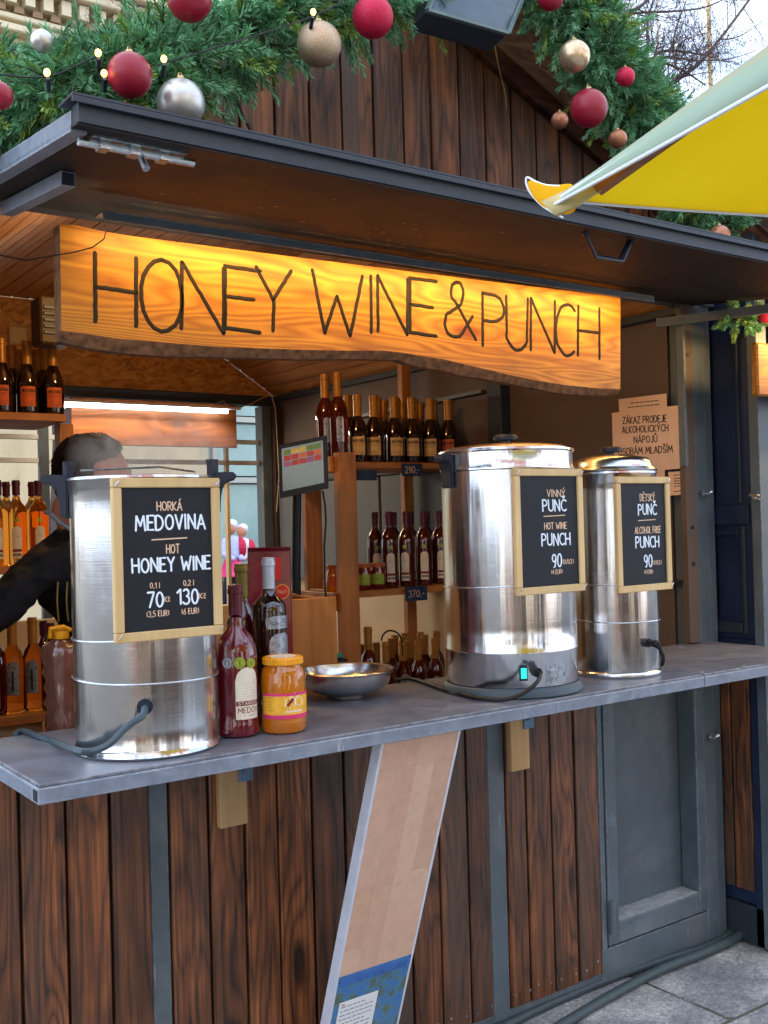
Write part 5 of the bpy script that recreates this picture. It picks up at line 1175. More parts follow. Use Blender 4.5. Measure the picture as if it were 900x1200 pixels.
# hands (on the urn rim behind)
def hand(w_, dirv, palm_n, par):
    dirv = Vector(dirv).normalized(); n_ = Vector(palm_n); n_ = (n_-dirv*n_.dot(dirv)).normalized(); sx = dirv.cross(n_); w_ = Vector(w_)
    nd = [(*w_, .024, .016), (*(w_+dirv*.04), .034, .014), (*(w_+dirv*.08), .036, .013)]; ed = [(0,1),(1,2)]
    for k, (o_, ln) in enumerate(((-.028,.062),(-.009,.072),(.010,.068),(.028,.052))):
        b = w_+dirv*.085+sx*o_; i = len(nd)
        nd += [(*b, .0095), (*(b+dirv*ln*.45-n_*.006), .0088), (*(b+dirv*ln*.75-n_*.022), .008), (*(b+dirv*ln*.85-n_*.040), .007)]
        ed += [(2, i), (i,i+1), (i+1,i+2), (i+2,i+3)]
    i = len(nd); b = w_+dirv*.03-sx*.03; nd += [(*b, .012), (*(b+dirv*.03-sx*.018-n_*.008), .010), (*(b+dirv*.055-sx*.02-n_*.02), .0085)]; ed += [(1,i),(i,i+1),(i+1,i+2)]
    return skin('hand', nd, ed, M['skin'], par, w_)
hand((.675,.52,1.27), (.1,.9,-.1), (0,0,1), per); hand(P(180,735,.02), (-.2,-.7,-.2), (0,0,1), per)

# steam over the left urn
q = MB(); q.box(.80, 1.18, -.42, .10, 1.66, 1.90); 
ms = bpy.data.materials.new('steam'); ms.use_nodes = True; n = ms.node_tree.nodes; l = ms.node_tree.links; n.remove(n['Principled BSDF'])
pvn = n.new('ShaderNodeVolumePrincipled'); l.new(pvn.outputs[0], n['Material Output'].inputs['Volume']); pvn.inputs['Color'].default_value = (.95,.95,.97,1)
v = coords(n, l, (9,9,5), False); t = noise_(n, l, v, 1, 4, .6, 1.2); tcg = n.new('ShaderNodeTexCoord'); gr = n.new('ShaderNodeVectorMath'); gr.operation = 'DISTANCE'; l.new(tcg.outputs['Generated'], gr.inputs[0]); gr.inputs[1].default_value = (.5,.5,.2)
fo_ = n.new('ShaderNodeMapRange'); l.new(gr.outputs['Value'], fo_.inputs[0]); fo_.inputs[1].default_value = .15; fo_.inputs[2].default_value = .52; fo_.inputs[3].default_value = 1; fo_.inputs[4].default_value = 0
dn = n.new('ShaderNodeMapRange'); l.new(t, dn.inputs[0]); dn.inputs[1].default_value = .46; dn.inputs[2].default_value = .72; dn.inputs[3].default_value = 0; dn.inputs[4].default_value = 14
l.new(mth(n, l, 'MULTIPLY', dn.outputs[0], fo_.outputs[0]), pvn.inputs['Density'])
q.build('steam', ms, label='faint white steam rising from the open leftmost urn', cat='steam', kind='stuff')

# ================================================================== PLANK PACK leaning
A0 = Vector((1.402, -.452, 1.040)); A1 = Vector((1.640, -.452, 1.040)); Bv = Vector((.004, .375, -1.035))
pk = thing('laminate_pack', (1.52, -.2, 0), 'shrink-wrapped pack of light wood laminate boards with blue end label, leaning under the counter', 'board pack')
pn_ = (A1-A0).cross(Bv).normalized(); pn_ = pn_ if pn_.y < 0 else -pn_
def pkp(u, v, o=0): return tuple(A0+(A1-A0)*u+Bv*v+pn_*o)
def slab(mb, u0, u1, v0, v1, o0, o1): mb.add([pkp(u0,v0,o0),pkp(u1,v0,o0),pkp(u1,v1,o0),pkp(u0,v1,o0),pkp(u0,v0,o1),pkp(u1,v0,o1),pkp(u1,v1,o1),pkp(u0,v1,o1)], [(0,3,2,1),(4,5,6,7),(0,1,5,4),(1,2,6,5),(2,3,7,6),(3,0,4,7)])
lam = [plain('laminate_'+str(i), srgb(*c_), .35, nz=.08, nsc=30, coat=.6) for i, c_ in enumerate(((206,166,142),(200,160,136),(212,173,149),(203,162,137)))]
rl2 = random.Random(6)
uw = [0.03, .265, .50, .735, .97]
for k in range(4):
    v = -rl2.uniform(0, .3)
    while v < .72:
        e = v+rl2.uniform(.16, .34); v0 = max(v, 0); v1 = min(e, .995)
        if v1 > v0: q = MB(); slab(q, uw[k]+.0004, uw[k+1]-.0004, v0+.0002, v1-.0002, .0, .0022); q.build('strip', lam[rl2.randrange(4)], pk)
        v = e
q = MB(); slab(q, .03, .97, 0, .999, -.028, -.0005); q.build('core', lam[3], pk)
film = plain('plastic_film_edge', srgb(206,210,222), .2, nz=.1, coat=1)
for u0, u1 in ((.0, .03), (.970, 1.0)): q = MB(); slab(q, u0, u1, 0, .999, -.028, .003); q.build('film_edge', film, pk)
vl = (1.04-at(450,1130,'Y',-.24).z)/1.035
mbl, n, l, b = newmat('blue_end_label'); v = coords(n, l, (40,40,40), False)
t = noise_(n, l, v, .7, 5, .7); rr = ramp(n, [(.40, srgb(44,110,180)), (.50, srgb(70,120,150)), (.56, srgb(74,92,76)), (.75, srgb(96,116,90))])
l.new(t, rr.inputs[0]); l.new(rr.outputs[0], b.inputs['Base Color']); b.inputs['Roughness'].default_value = .25; b.inputs['Coat Weight'].default_value = 1
q = MB(); slab(q, .03, .97, vl, .997, .0, .0036); el_ = q.build('end_label', mbl, pk)
q = MB(); slab(q, .03, .97, vl, vl+.03, .0037, .0040); q.build('label_band', plain('blue_band', srgb(50,104,176), .3, coat=1), el_)
q = MB(); slab(q, .10, .60, vl+.075, vl+.22, .0038, .0043); ps = q.build('paper_sheet', M['white'], el_)
q = MB()
for k in range(9): dashes(q, .13, .13+.42*(1 if k % 4 else .8), vl+.09+k*.012, .02, .0022, lambda u, v, d: pkp(u, v, .0044+d*.2), k)
q.build('fine_print', M['ink'], ps)
q = MB(); strokes(q, [[(.13, vl+.083), (.17, vl+.083)]], .004, lambda u, v, d: pkp(u, v, .0044+d*.2)); q.build('red_mark', M['red'], ps)

# ================================================================== HOSES
gz = lambda px, py, z=.012: tuple(at(px, py, 'Z', z))
q = MB(); q.tube(smoothpath([gz(480,1262), gz(560,1220), gz(600,1198), gz(655,1172), gz(720,1145), gz(780,1124), gz(825,1110), gz(850,1098), gz(857,1087), gz(850,1076), (3.262,.3,.014), (3.262,.9,.014)]), .0125, 10)
q.build('hose', M['hose'], smooth=True, label='thinner grey hose lying closest to the stall base and turning round the corner post', cat='hose')
q = MB(); q.tube(smoothpath([gz(610,1230,.016), gz(660,1200,.016), gz(710,1170,.016), gz(770,1138,.016), gz(825,1116,.016), gz(862,1099,.016), gz(877,1082,.016), gz(872,1068,.016), gz(858,1060,.016), (3.22,.16,.04), (3.30,.35,.018)]), .0155, 12)
q.build('hose', M['hose'], smooth=True, label='thicker grey hose looping widest over the paving beside the corner post', cat='hose')
q = MB(); c_ = at(752, 1141, 'Z', .02)
bm = bmesh.new(); bmesh.ops.create_icosphere(bm, subdivisions=2, radius=.012)
for v in bm.verts: v.co = Vector((v.co.x, v.co.y, v.co.z*.6))*(1+noise.noise(v.co*90)*.3)+Vector((c_.x, c_.y, .012))
q.addbm(bm); q.build('leaf', M['lab_b'], smooth=True, label='small pale crumpled dry leaf lying between the two hoses', cat='leaf')

# ================================================================== NEIGHBOUR STALL
NXX = 3.25
ns = thing('market_stall', (4.4, 1.2, 0), 'navy and anthracite neighbouring stall at the right edge behind the corner post', 'market stall')
def npt(px, py): p = at(px, py, 'X', NXX); return p.y, p.z
def nbox(name, y0, y1, z0, z1, x0, x1, m_, par=None): q = MB(); q.bevbox(x0, x1, min(y0,y1), max(y0,y1), min(z0,z1), max(z0,z1), .002); return q.build(name, M[m_], par or ns)
nbox('side_wall', -.155, 2.6, .14, 2.5, 3.268, 3.29, 'navy')
nbox('side_beam', -.235, 2.6, .0, .135, 3.256, 3.29, 'anth_d')
yp0 = npt(883.5, 700)[0]; yp1 = npt(895, 700)[0]
nbox('corner_post', yp0, yp1, .0, 2.62, 3.25, 3.31, 'anth')
nbox('corner_post', npt(880,900)[0], yp0+.0015, .0, 1.09, 3.256, 3.30, 'navy')
ya = npt(846,900)[0]; yb_ = npt(856.5,900)[0]; yc_ = npt(858.5,900)[0]; yd = npt(879,900)[0]
for k, (a_, b_) in enumerate(((ya, yb_), (yc_, yd))): q = MB(); q.bevbox(3.252, 3.2665, b_, a_, .19, 1.07, .002); q.build('plank', M['clad'], ns)
for k in range(6): q = MB(); q.bevbox(3.252, 3.2665, ya+.012+k*.1, ya+.105+k*.1, .19, 1.07, .002); q.build('plank', M['clad'], ns)
# shutter with recessed frames
z_ = lambda py: npt(860, py)[1]
sh_ = nbox('shutter', npt(834,500)[0], yp0+.002, z_(748), 2.45, 3.262, 3.268, 'navy')
nbox('shutter_rail', npt(834,600)[0], npt(876,600)[0], z_(615), z_(592), 3.253, 3.2615, 'navy', sh_)
nbox('shutter_stile', npt(862,500)[0], npt(865,500)[0], z_(590), 2.42, 3.254, 3.2615, 'anth_d', sh_)
nbox('shutter_stile', npt(869,680)[0], npt(873,680)[0], z_(742), z_(617), 3.254, 3.2615, 'anth_d', sh_)
nbox('shutter_rail', npt(834,740)[0], npt(869,740)[0], z_(742), z_(730), 3.254, 3.2615, 'anth_d', sh_)
nbox('shutter_rail', npt(834,500)[0], npt(860,500)[0], z_(628), z_(620), 3.254, 3.2615, 'navy', sh_)
wb2 = MB(); p = at(889, 583, 'X', 3.25); wb2.tube([p, p+Vector((-.03,0,0))], .006, 8); wb2.tube([p+Vector((-.004,0,0)), p+Vector((-.012,0,0))], .013, 6); wb2.bar(p+Vector((-.025,-.03,0)), p+Vector((-.025,.02,.01)), .006, .008); wb2.build('wing_bolt', M['zinc'], ns, smooth=True)
# front: counter, inside, roof beam
nbox('front_wall', yp1-.0, yp1+.03, .0, 1.02, 3.312, 6.2, 'clad'); nbox('counter', -.55, .1, 1.03, 1.06, 3.312, 6.2, 'top')
nbox('lintel', yp1, yp1+.05, 2.42, 2.62, 3.312, 6.2, 'anth'); nbox('roof', -.9, 2.6, 2.63, 2.68, 3.0, 6.3, 'anth_d'); nbox('back_wall', 2.3, 2.35, .0, 2.6, 3.3, 6.2, 'panel'); nbox('far_wall', -.15, 2.3, 0, 2.6, 6.15, 6.2, 'panel')
nbox('shelf', .9, 1.2, 1.40, 1.43, 3.35, 6.1, 'pine_x'); nbox('shelf', .9, 1.2, 1.75, 1.78, 3.35, 6.1, 'pine_x')
for i in range(5):
    copy_thing(proto['small'], (3.9+i*.12, 1.0, 1.431), 0, f'bottle on the shelf inside the neighbouring stall, {ORD[i]} from the left', 'bottles in the neighbouring stall')
p0 = at(889, 463, 'Y', -.30); p1 = at(889, 401, 'Y', -.30)
q = MB(); q.bevbox(p0.x, p0.x+1.6, -.30, -.27, p0.z, p1.z, .006)
q.build('wooden_sign', M['signwood'], label='blank left end of a glowing yellow wooden sign on the neighbouring stall', cat='sign')
al = bpy.data.lights.new('neighbour_sign_light', 'AREA'); al.shape = 'RECTANGLE'; al.size = 1.4; al.size_y = .03; al.energy = 4; al.color = (1, .6, .18)
ao = bpy.data.objects.new('neighbour_sign_light', al); COL.objects.link(ao); ao.location = (p0.x+.75, -.42, p1.z+.06); ao.rotation_euler = (R(50), 0, 0)

# ================================================================== UMBRELLA
Tc = Vector((.98, -1.49, 1.93)); 
T0 = CAM+(_f+_rr*((655-450)/FPX)-_uu*((236-600)/FPX))*1.36
Tz = T0.z
e1 = (at(900, 272, 'Z', Tz-.004)-at(664, 257, 'Z', Tz-.004)); e1.z = 0; e1.normalize(); e2 = Vector((e1.y, -e1.x, 0))
if e2.y > 0: e2 = -e2
LU = 1.7; ctr = T0+(e1+e2)*LU/2; apex = Vector((ctr.x, ctr.y, Tz+.62))
um = thing('umbrella', (ctr.x, ctr.y, 0), 'large square parasol, yellow beneath and pale green above, its corner reaching over the flap', 'umbrella')
yel, n, l, b = newmat('yellow_canvas'); v = coords(n, l); t = noise_(n, l, v, 3, 5, .6); wv = noise_(n, l, coords(n, l, (400,400,400)), 1, 2)
rr = ramp(n, [(.3, srgb(244,196,6)), (.7, srgb(254,216,24))]); l.new(t, rr.inputs[0]); l.new(rr.outputs[0], b.inputs['Base Color']); b.inputs['Roughness'].default_value = .8; bump(n, l, b, mth(n, l, 'ADD', t, mth(n, l, 'MULTIPLY', wv, .08)), .5, .01)
tr = n.new('ShaderNodeBsdfTranslucent'); l.new(rr.outputs[0], tr.inputs[0]); ms_ = n.new('ShaderNodeMixShader'); ms_.inputs[0].default_value = .62; l.new(b.outputs[0], ms_.inputs[1]); l.new(tr.outputs[0], ms_.inputs[2]); l.new(ms_.outputs[0], n['Material Output'].inputs[0])
pale = plain('pale_green_canvas', srgb(172,198,184), .8, nz=.05, nsc=6, bmp=.3)
n = pale.node_tree.nodes; l = pale.node_tree.links; tr = n.new('ShaderNodeBsdfTranslucent'); tr.inputs[0].default_value = srgb(226,226,206); ms_ = n.new('ShaderNodeMixShader'); ms_.inputs[0].default_value = .6; l.new(n['Principled BSDF'].outputs[0], ms_.inputs[1]); l.new(tr.outputs[0], ms_.inputs[2]); l.new(ms_.outputs[0], n['Material Output'].inputs[0])
corners = [T0, T0+e1*LU, T0+(e1+e2)*LU, T0+e2*LU]
def sag(a, b, c, u, v): # a,b eave corners, c apex
    p = (a+(b-a)*u)*(1-v)+c*v; p = p.copy(); s_ = math.sin(PI*u)*(1-v); p.z += -.03*s_*math.sin(PI*min(v+.15,1))+.012*s_*math.sin(u*7+v*5); return p
for k in range(4):
    a, b_ = corners[k], corners[(k+1)%4]
    for nm, m_, off in (('canopy_lining', yel, 0), ('canopy_cover', pale, .006)):
        q = MB(); nu, nv = 28, 14; vs = [tuple(sag(a, b_, apex, i/nu, j/nv*.985)+Vector((0,0,off))) for j in range(nv+1) for i in range(nu+1)]
        q.add(vs, [(j*(nu+1)+i, j*(nu+1)+i+1, (j+1)*(nu+1)+i+1, (j+1)*(nu+1)+i) for j in range(nv) for i in range(nu)]); q.build(nm, m_, um, smooth=180)
    hem = [sag(a, b_, apex, i/20, 0)+Vector((0,0,.003)) for i in range(21)]
    q = MB(); q.tube(hem, .0035, 6); q.build('hem', M['white'], um, smooth=True)
    rb = MB(); rb.bar(a+(apex-a)*.04+Vector((0,0,-.014)), apex+Vector((0,0,-.014)), .020, .022); rb.build('rib', wood('umbrella_rib_wood', srgb(92,50,26), srgb(150,90,50), 'X', .5, 4, knots=False) if k == 0 else bpy.data.materials['umbrella_rib_wood'], um)
# pale valance on the side next to the camera
a, b_ = corners[0], corners[3]; q = MB(); nu = 30; vs = []
for i in range(nu+1):
    u = i/nu; p = a+(b_-a)*u; dr = .004+.045*min(1, u*2.2)+.004*math.sin(u*9); o_ = -e1*(.006+.012*math.sin(u*6))
    vs += [tuple(p+Vector((0,0,.008))), tuple(p+o_*.6+Vector((0,0,-dr*.5))), tuple(p+o_+Vector((0,0,-dr)))]
q.add(vs, [(3*i+j, 3*i+3+j, 3*i+4+j, 3*i+1+j) for i in range(nu) for j in range(2)]); vo = q.build('valance', pale, um, smooth=180)
sm_ = vo.modifiers.new('th', 'SOLIDIFY'); sm_.thickness = .002
q = MB(); q.tube([vs[3*i+2] for i in range(nu+1)], .0022, 6); q.build('hem', M['white'], um, smooth=True)
# turned-up corner and beige rib pocket
def dp(px, py, d): return tuple(CAM+(_f+_rr*((px-450)/FPX)-_uu*((py-600)/FPX))*d)
q = MB(); vs = [dp(617,208,1.40), dp(638,216,1.385), dp(656,218,1.37), dp(672,214,1.36), dp(619,222,1.40), dp(637,232,1.38), dp(658,232,1.36), dp(676,224,1.35), dp(634,240,1.395), dp(648,249,1.375), dp(660,255,1.352), dp(680,250,1.345)]
q.add(vs, [(j*4+i, j*4+i+1, (j+1)*4+i+1, (j+1)*4+i) for j in range(2) for i in range(3)]); co_ = q.build('corner_flap', yel, um, smooth=180); sm_ = co_.modifiers.new('th', 'SOLIDIFY'); sm_.thickness = .004
s2_ = co_.modifiers.new('s', 'SUBSURF'); s2_.levels = 2; s2_.render_levels = 2
q = MB(); q.tube(smoothpath([dp(660,255,1.348), dp(646,248,1.37), dp(632,238,1.394), dp(619,222,1.398), dp(617,208,1.398), dp(628,213,1.39), dp(640,217,1.38), dp(656,218,1.366)]), .0014, 6); q.build('hem', M['white'], um, smooth=True)
q = MB(); vs = [dp(634,236,1.37), dp(662,223,1.345), dp(700,209,1.33), dp(650,252,1.352), dp(676,240,1.335), dp(704,221,1.325)]; q.add(vs, [(0,1,4,3),(1,2,5,4)]); po_ = q.build('rib_pocket', plain('beige_pocket', srgb(196,176,120), .7, nz=.2, nsc=12), um, smooth=180); sm_ = po_.modifiers.new('th', 'SOLIDIFY'); sm_.thickness = .006
q = MB(); q.tube([(ctr.x, ctr.y, 0), (ctr.x, ctr.y, apex.z+.05)], .022, 14); q.build('pole', bpy.data.materials['umbrella_rib_wood'], um, smooth=True)
q = MB(); q.bevbox(ctr.x-.25, ctr.x+.25, ctr.y-.25, ctr.y+.25, .0, .06, .01); q.build('base', M['paver'], um)

# ================================================================== GARLANDS
def garland(label, path, rad, count, seed, nl=.033, name='fir_garland'):
    r_ = np.random.default_rng(seed); pp = np.array(smoothpath(path, 12)); n_ = len(pp)
    seg = r_.integers(0, n_-1, count); f_ = r_.random(count)[:, None]; base = pp[seg]*(1-f_)+pp[seg+1]*f_
    tan = pp[seg+1]-pp[seg]; tan /= np.linalg.norm(tan, axis=1)[:, None]+1e-9
    rd = r_.normal(size=(count, 3)); rd -= tan*(rd*tan).sum(1)[:, None]; rd /= np.linalg.norm(rd, axis=1)[:, None]
    base = base+rd*(rad*.55*r_.random((count, 1))**.6)
    d = rd*1.0+tan*r_.normal(0, .75, (count, 1))+np.array([0,0,.04])+r_.normal(0, .25, (count, 3)); d /= np.linalg.norm(d, axis=1)[:, None]
    ln = rad*r_.uniform(.45, .95, count); bend = r_.normal(0, .3, (count, 3))+np.array([0,0,-.15])
    K = 74; V_ = []; 
    t = np.tile(np.linspace(.08, 1.0, K)[None, :], (count, 1)); t3 = t[:, :, None]
    ctrp = base[:, None, :]+d[:, None, :]*(ln[:, None]*t)[:, :, None]+bend[:, None, :]*((ln[:, None]*t**2)[:, :, None])*.35
    ax = d[:, None, :]+bend[:, None, :]*t3*.6; ax /= np.linalg.norm(ax, axis=2)[:, :, None]
    ref = np.cross(ax, np.array([.3,.5,.8])); ref /= np.linalg.norm(ref, axis=2)[:, :, None]; bi = np.cross(ax, ref)
    an = r_.uniform(0, 2*np.pi, (count, 1))*0+np.where(np.arange(K)[None, :] % 2 == 0, 0.0, np.pi)+r_.normal(0, .75, (count, K))+r_.uniform(0, np.pi, (count, 1))
    out_ = ref*np.cos(an)[:, :, None]+bi*np.sin(an)[:, :, None]
    sp_ = .62-.42*t3; nd = ax*(1-sp_)*1.15+out_*(sp_+.25); nd /= np.linalg.norm(nd, axis=2)[:, :, None]
    L_ = nl*(1-.45*t)*r_.uniform(.75, 1.15, (count, K)); tip = ctrp+nd*L_[:, :, None]
    wd = np.cross(nd, r_.normal(size=nd.shape)); wd /= np.linalg.norm(wd, axis=2)[:, :, None]+1e-9; wd *= .0013
    mid = ctrp+nd*(L_*.6)[:, :, None]
    verts = np.stack([ctrp-wd*.7, ctrp+wd*.7, mid+wd, tip, mid-wd], axis=2).reshape(-1, 3)
    N_ = count*K; idx = np.arange(N_)*5
    g_ = thing(name, tuple(pp[n_//2]), label, 'garland'); org = pp[n_//2]
    me = bpy.data.meshes.new('foliage'); verts = verts-org
    me.vertices.add(len(verts)); me.vertices.foreach_set('co', verts.ravel()); loops = (idx[:, None]+np.arange(5)[None, :]).ravel()
    me.loops.add(len(loops)); me.loops.foreach_set('vertex_index', loops.astype(np.int32)); me.polygons.add(N_); me.polygons.foreach_set('loop_start', (np.arange(N_)*5).astype(np.int32)); me.polygons.foreach_set('loop_total', np.full(N_, 5, np.int32))
    me.materials.append(M['needle']); me.materials.append(M['needle2'])
    mi = np.repeat((r_.random(count) < .16).astype(np.int32), K); me.polygons.foreach_set('material_index', mi); me.update(calc_edges=True)
    link('foliage', me, g_, tuple(org), kind='stuff')
    q = MB()
    for i in range(count): q.tube([base[i], ctrp[i, K//2], ctrp[i, -1]], [.0022, .0016, .0006], 3)
    q.build('stem', M['stem'], g_)
    q = MB(); q.tube([tuple(p) for p in pp], .008, 6); q.build('core_wire', M['stem'], g_); return g_
YG = -.47
Gp = lambda pts, Y=YG: [P(px, py, Y+dy) for px, py, dy in pts]
garland('thick green fir garland with baubles draped along the left gable edge above the flap', Gp([(-90,140,.26),(-20,122,.24),(60,112,.12),(140,94,.03),(215,68,.05),(290,36,.06),(360,8,.05),(430,-10,.05),(500,-30,.05)]), .112, 1050, 1)
garland('thick green fir garland hanging along the right gable edge beside the parasol', Gp([(612,-60,.05),(656,-6,.04),(694,44,.04),(722,94,.05),(752,140,.06),(798,200,.06),(850,262,.08)]), .114, 980, 2)
garland('small sprig of fir garland under the flap by the corner post', [P(852,366,-.2), P(868,376,-.2), P(884,374,-.2), P(905,366,-.2)], .055, 70, 3, .022)
# hanging lone twigs of the left garland that stick out
def bauble(px, py, rpx, Y, m_, label, cap=True):
    c = at(px, py, 'Y', Y); dep = (c-CAM).dot(_f); r = rpx*dep/FPX
    t = thing('bauble', tuple(c-Vector((0,0,r))), label, 'bauble', 'baubles on the fir garlands')
    q = MB(); q.sphere(tuple(c), r, 40, 24); q.build('ball', M[m_], t, smooth=True)
    q = MB(); q.lathe([(r*.16, r*.97), (r*.17, r*1.0), (r*.16, r*1.12), (.001, r*1.13)], tuple(c), 14); q.tube([tuple(c+Vector((r*.08*math.cos(a), 0, r*1.13+r*.1*math.sin(a)+r*.06))) for a in [i*PI/5 for i in range(11)]], r*.02, 5); q.build('cap', M['brass'], t, smooth=True)
for px, py, r_, Y, m_, lb in ((-1,112,16,-.60,'b_red','matt red bauble cut by the left edge of the view'),(152,88,26,-.61,'b_red','matt dark red bauble in the left garland beside two lit fairy bulbs'),
    (147,131,11,-.50,'b_red','dark red bauble mostly hidden behind the flap edge'),(212,121,28,-.58,'b_silv','pearly silver bauble resting above the flap edge'),(222,-1,26,-.60,'b_red','large matt red bauble at the very top of the left garland'),
    (374,52,26,-.56,'b_glit','champagne glitter bauble hanging over the gable planks'),(437,20,24,-.56,'b_pink','bright red glitter bauble near the gable peak'),(645,-4,16,-.56,'b_red','dark plum bauble at the top of the right garland'),
    (673,66,18.5,-.62,'b_gold','pearly gold bauble in the upper right garland'),(733,90,11,-.56,'b_pink','small bright red glitter bauble at the outer edge of the right garland'),(690,127,22,-.62,'b_red','large matt red bauble in the middle of the right garland'),
    (656,141,10,-.46,'b_cop','small rosy copper bauble half hidden against the bargeboard'),(724,163,11,-.54,'b_cop','copper bauble just above the parasol tip'),(843,277,13,-.55,'b_cop','pale copper bauble peeping out under the parasol edge'),(49,48,13,-.50,'b_silv','pearly silver bauble half buried in the far left of the garland')):
    bauble(px, py, r_, Y, m_, lb)
bauble(898, 371, 11, -.24, 'b_pink', 'red bauble under the flap beside the glowing yellow sign')
fl = thing('fairy_lights', tuple(at(150, 80, 'Y', -.6)), 'string of tiny warm fairy bulbs glowing in the left garland', 'fairy lights')
fpx = [(55,85),(115,62),(122,86),(192,69),(367,14)]
q = MB(); q.tube(smoothpath([P(px, py+5, -.575) for px, py in [(-20,80)]+fpx+[(420,-20)]], 6), .0016, 5); q.build('cable', M['blackcable'], fl)
for px, py in fpx:
    c = at(px, py, 'Y', -.615); q = MB(); q.sphere(tuple(c), .0058, 10, 8, sz=1.2); q.build('bulb', M['warmled'], fl, smooth=True)
    q = MB(); q.tube([tuple(c+Vector((.004,.008,-.006))), tuple(c+Vector((.012,.03,-.02)))], .004, 6); q.build('socket', M['blackp'], fl, smooth=True)
q = MB(); q.tube(smoothpath([P(275,105,-.05), P(278,118,-.06), P(283,132,-.05), P(290,146,-.05), P(298,160,-.05), P(304,172,-.05)]), .0045, 6); q.build('cable', M['blackcable'], smooth=True, label='short black cable hanging down the gable planks left of the glitter bauble', cat='cable')
q = MB(); q.tube(smoothpath([P(579,40,-.37), P(581,60,-.32), P(586,85,-.2), P(592,110,-.1), P(594,128,-.05)]), .0016, 5); q.build('cable', M['lab_b'], smooth=True, label='thin pale twine dangling from the floodlight over the bargeboard', cat='cable')
# floodlight
f4 = [at(px, py, 'Y', Y) for px, py, Y in ((500,13,-.52),(594,40,-.52),(628,-42,-.46),(534,-70,-.46))]
fd = thing('floodlight', tuple(f4[0]), 'flat dark floodlight box with grey-green rim at the gable peak', 'floodlight')
nn = (f4[1]-f4[0]).cross(f4[3]-f4[0]).normalized(); nn = nn if nn.y < 0 else -nn
q4('housing', f4, .07, M['anth_d'], fd)
cen = sum(f4, Vector())/4; q4('glass', [cen+(p-cen)*.93+nn*.004 for p in f4], .004, plain('floodlight_glass', srgb(64,80,92), .15, rvar=.03), fd)
q = MB()
for i in range(4): q.bar(f4[i]+nn*.003, f4[(i+1)%4]+nn*.003, .012, .008)
q.build('rim', plain('floodlight_rim', srgb(92,112,112), .4), fd)
q = MB(); q.bar(cen-nn*.07, cen-nn*.07+Vector((0,.12,.05)), .03, .03); q.build('mount', M['blackp'], fd)

# ================================================================== BACKGROUND
# ornate pale building on the left
BYY = 15.0
bl_ = thing('stone_building', (-1, BYY+4, 0), 'tall ornate cream stone building with dentil cornices behind the left garland', 'building')
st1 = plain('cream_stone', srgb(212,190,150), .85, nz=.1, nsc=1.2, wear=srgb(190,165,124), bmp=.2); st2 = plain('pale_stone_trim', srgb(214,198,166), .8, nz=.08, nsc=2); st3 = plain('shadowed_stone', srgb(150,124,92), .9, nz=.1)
glz = plain('window_glass_blue', srgb(90,120,150), .08, nz=.3, nsc=.8, rvar=.02)
def zb(px, py): return at(px, py, 'Y', BYY).z
xl_, xr_ = -8, 8.6
q = MB(); q.box(xl_, xr_, BYY, BYY+9, 0, 22); q.build('wall', st1, bl_)
zc1 = zb(60, -10)-.0; z_d = zb(110, 30)
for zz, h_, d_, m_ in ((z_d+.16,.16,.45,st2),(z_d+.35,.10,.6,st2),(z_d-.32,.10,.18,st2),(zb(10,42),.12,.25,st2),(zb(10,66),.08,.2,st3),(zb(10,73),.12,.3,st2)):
    q = MB(); q.bevbox(xl_, xr_, BYY-d_, BYY-.001, zz, zz+h_, .02); q.build('cornice', m_, bl_)
xs = 1.2; k = 0
while xs < 8.2:
    q = MB(); q.box(xs, xs+.16, BYY-.3, BYY-.001, z_d-.10, z_d+.14); q.build('dentil', st2, bl_); xs += .30
xs = 1.2
while xs < 8.2:
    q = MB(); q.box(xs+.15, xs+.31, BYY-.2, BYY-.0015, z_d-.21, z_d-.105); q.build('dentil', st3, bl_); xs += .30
def window(par, x0, x1, z0, z1, Y, fm, gm, mull=1):
    q = MB(); t_ = .12
    for a in ((x0-t_, x0, z0, z1), (x1, x1+t_, z0, z1), (x0-t_, x1+t_, z1+.001, z1+t_*1.6), (x0-t_*1.4, x1+t_*1.4, z0-t_, z0-.001)): q.box(a[0], a[1], Y-.12, Y-.002, a[2], a[3])
    f_ = q.build('window', fm, par); q = MB(); q.box(x0, x1, Y-.03, Y-.006, z0, z1); q.build('pane', gm, f_)
    q = MB()
    for i in range(mull): xm = x0+(x1-x0)*(i+1)/(mull+1); q.box(xm-.035, xm+.035, Y-.06, Y-.031, z0, z1)
    q.box(x0, x1, Y-.058, Y-.0312, z0+(z1-z0)*.65, z0+(z1-z0)*.65+.06); q.build('glazing_bar', M['white'], f_)
wx = at(165, 5, 'Y', BYY).x; wz = zb(165, 17)
for i in range(-2, 3): window(bl_, wx-.6+i*2.3, wx+.5+i*2.3, wz, wz+2.4, BYY, st2, glz)
for i in range(-3, 3): window(bl_, wx-1.7+i*2.3, wx-.6+i*2.3, z_d-5.0, z_d-2.6, BYY, st2, glz)
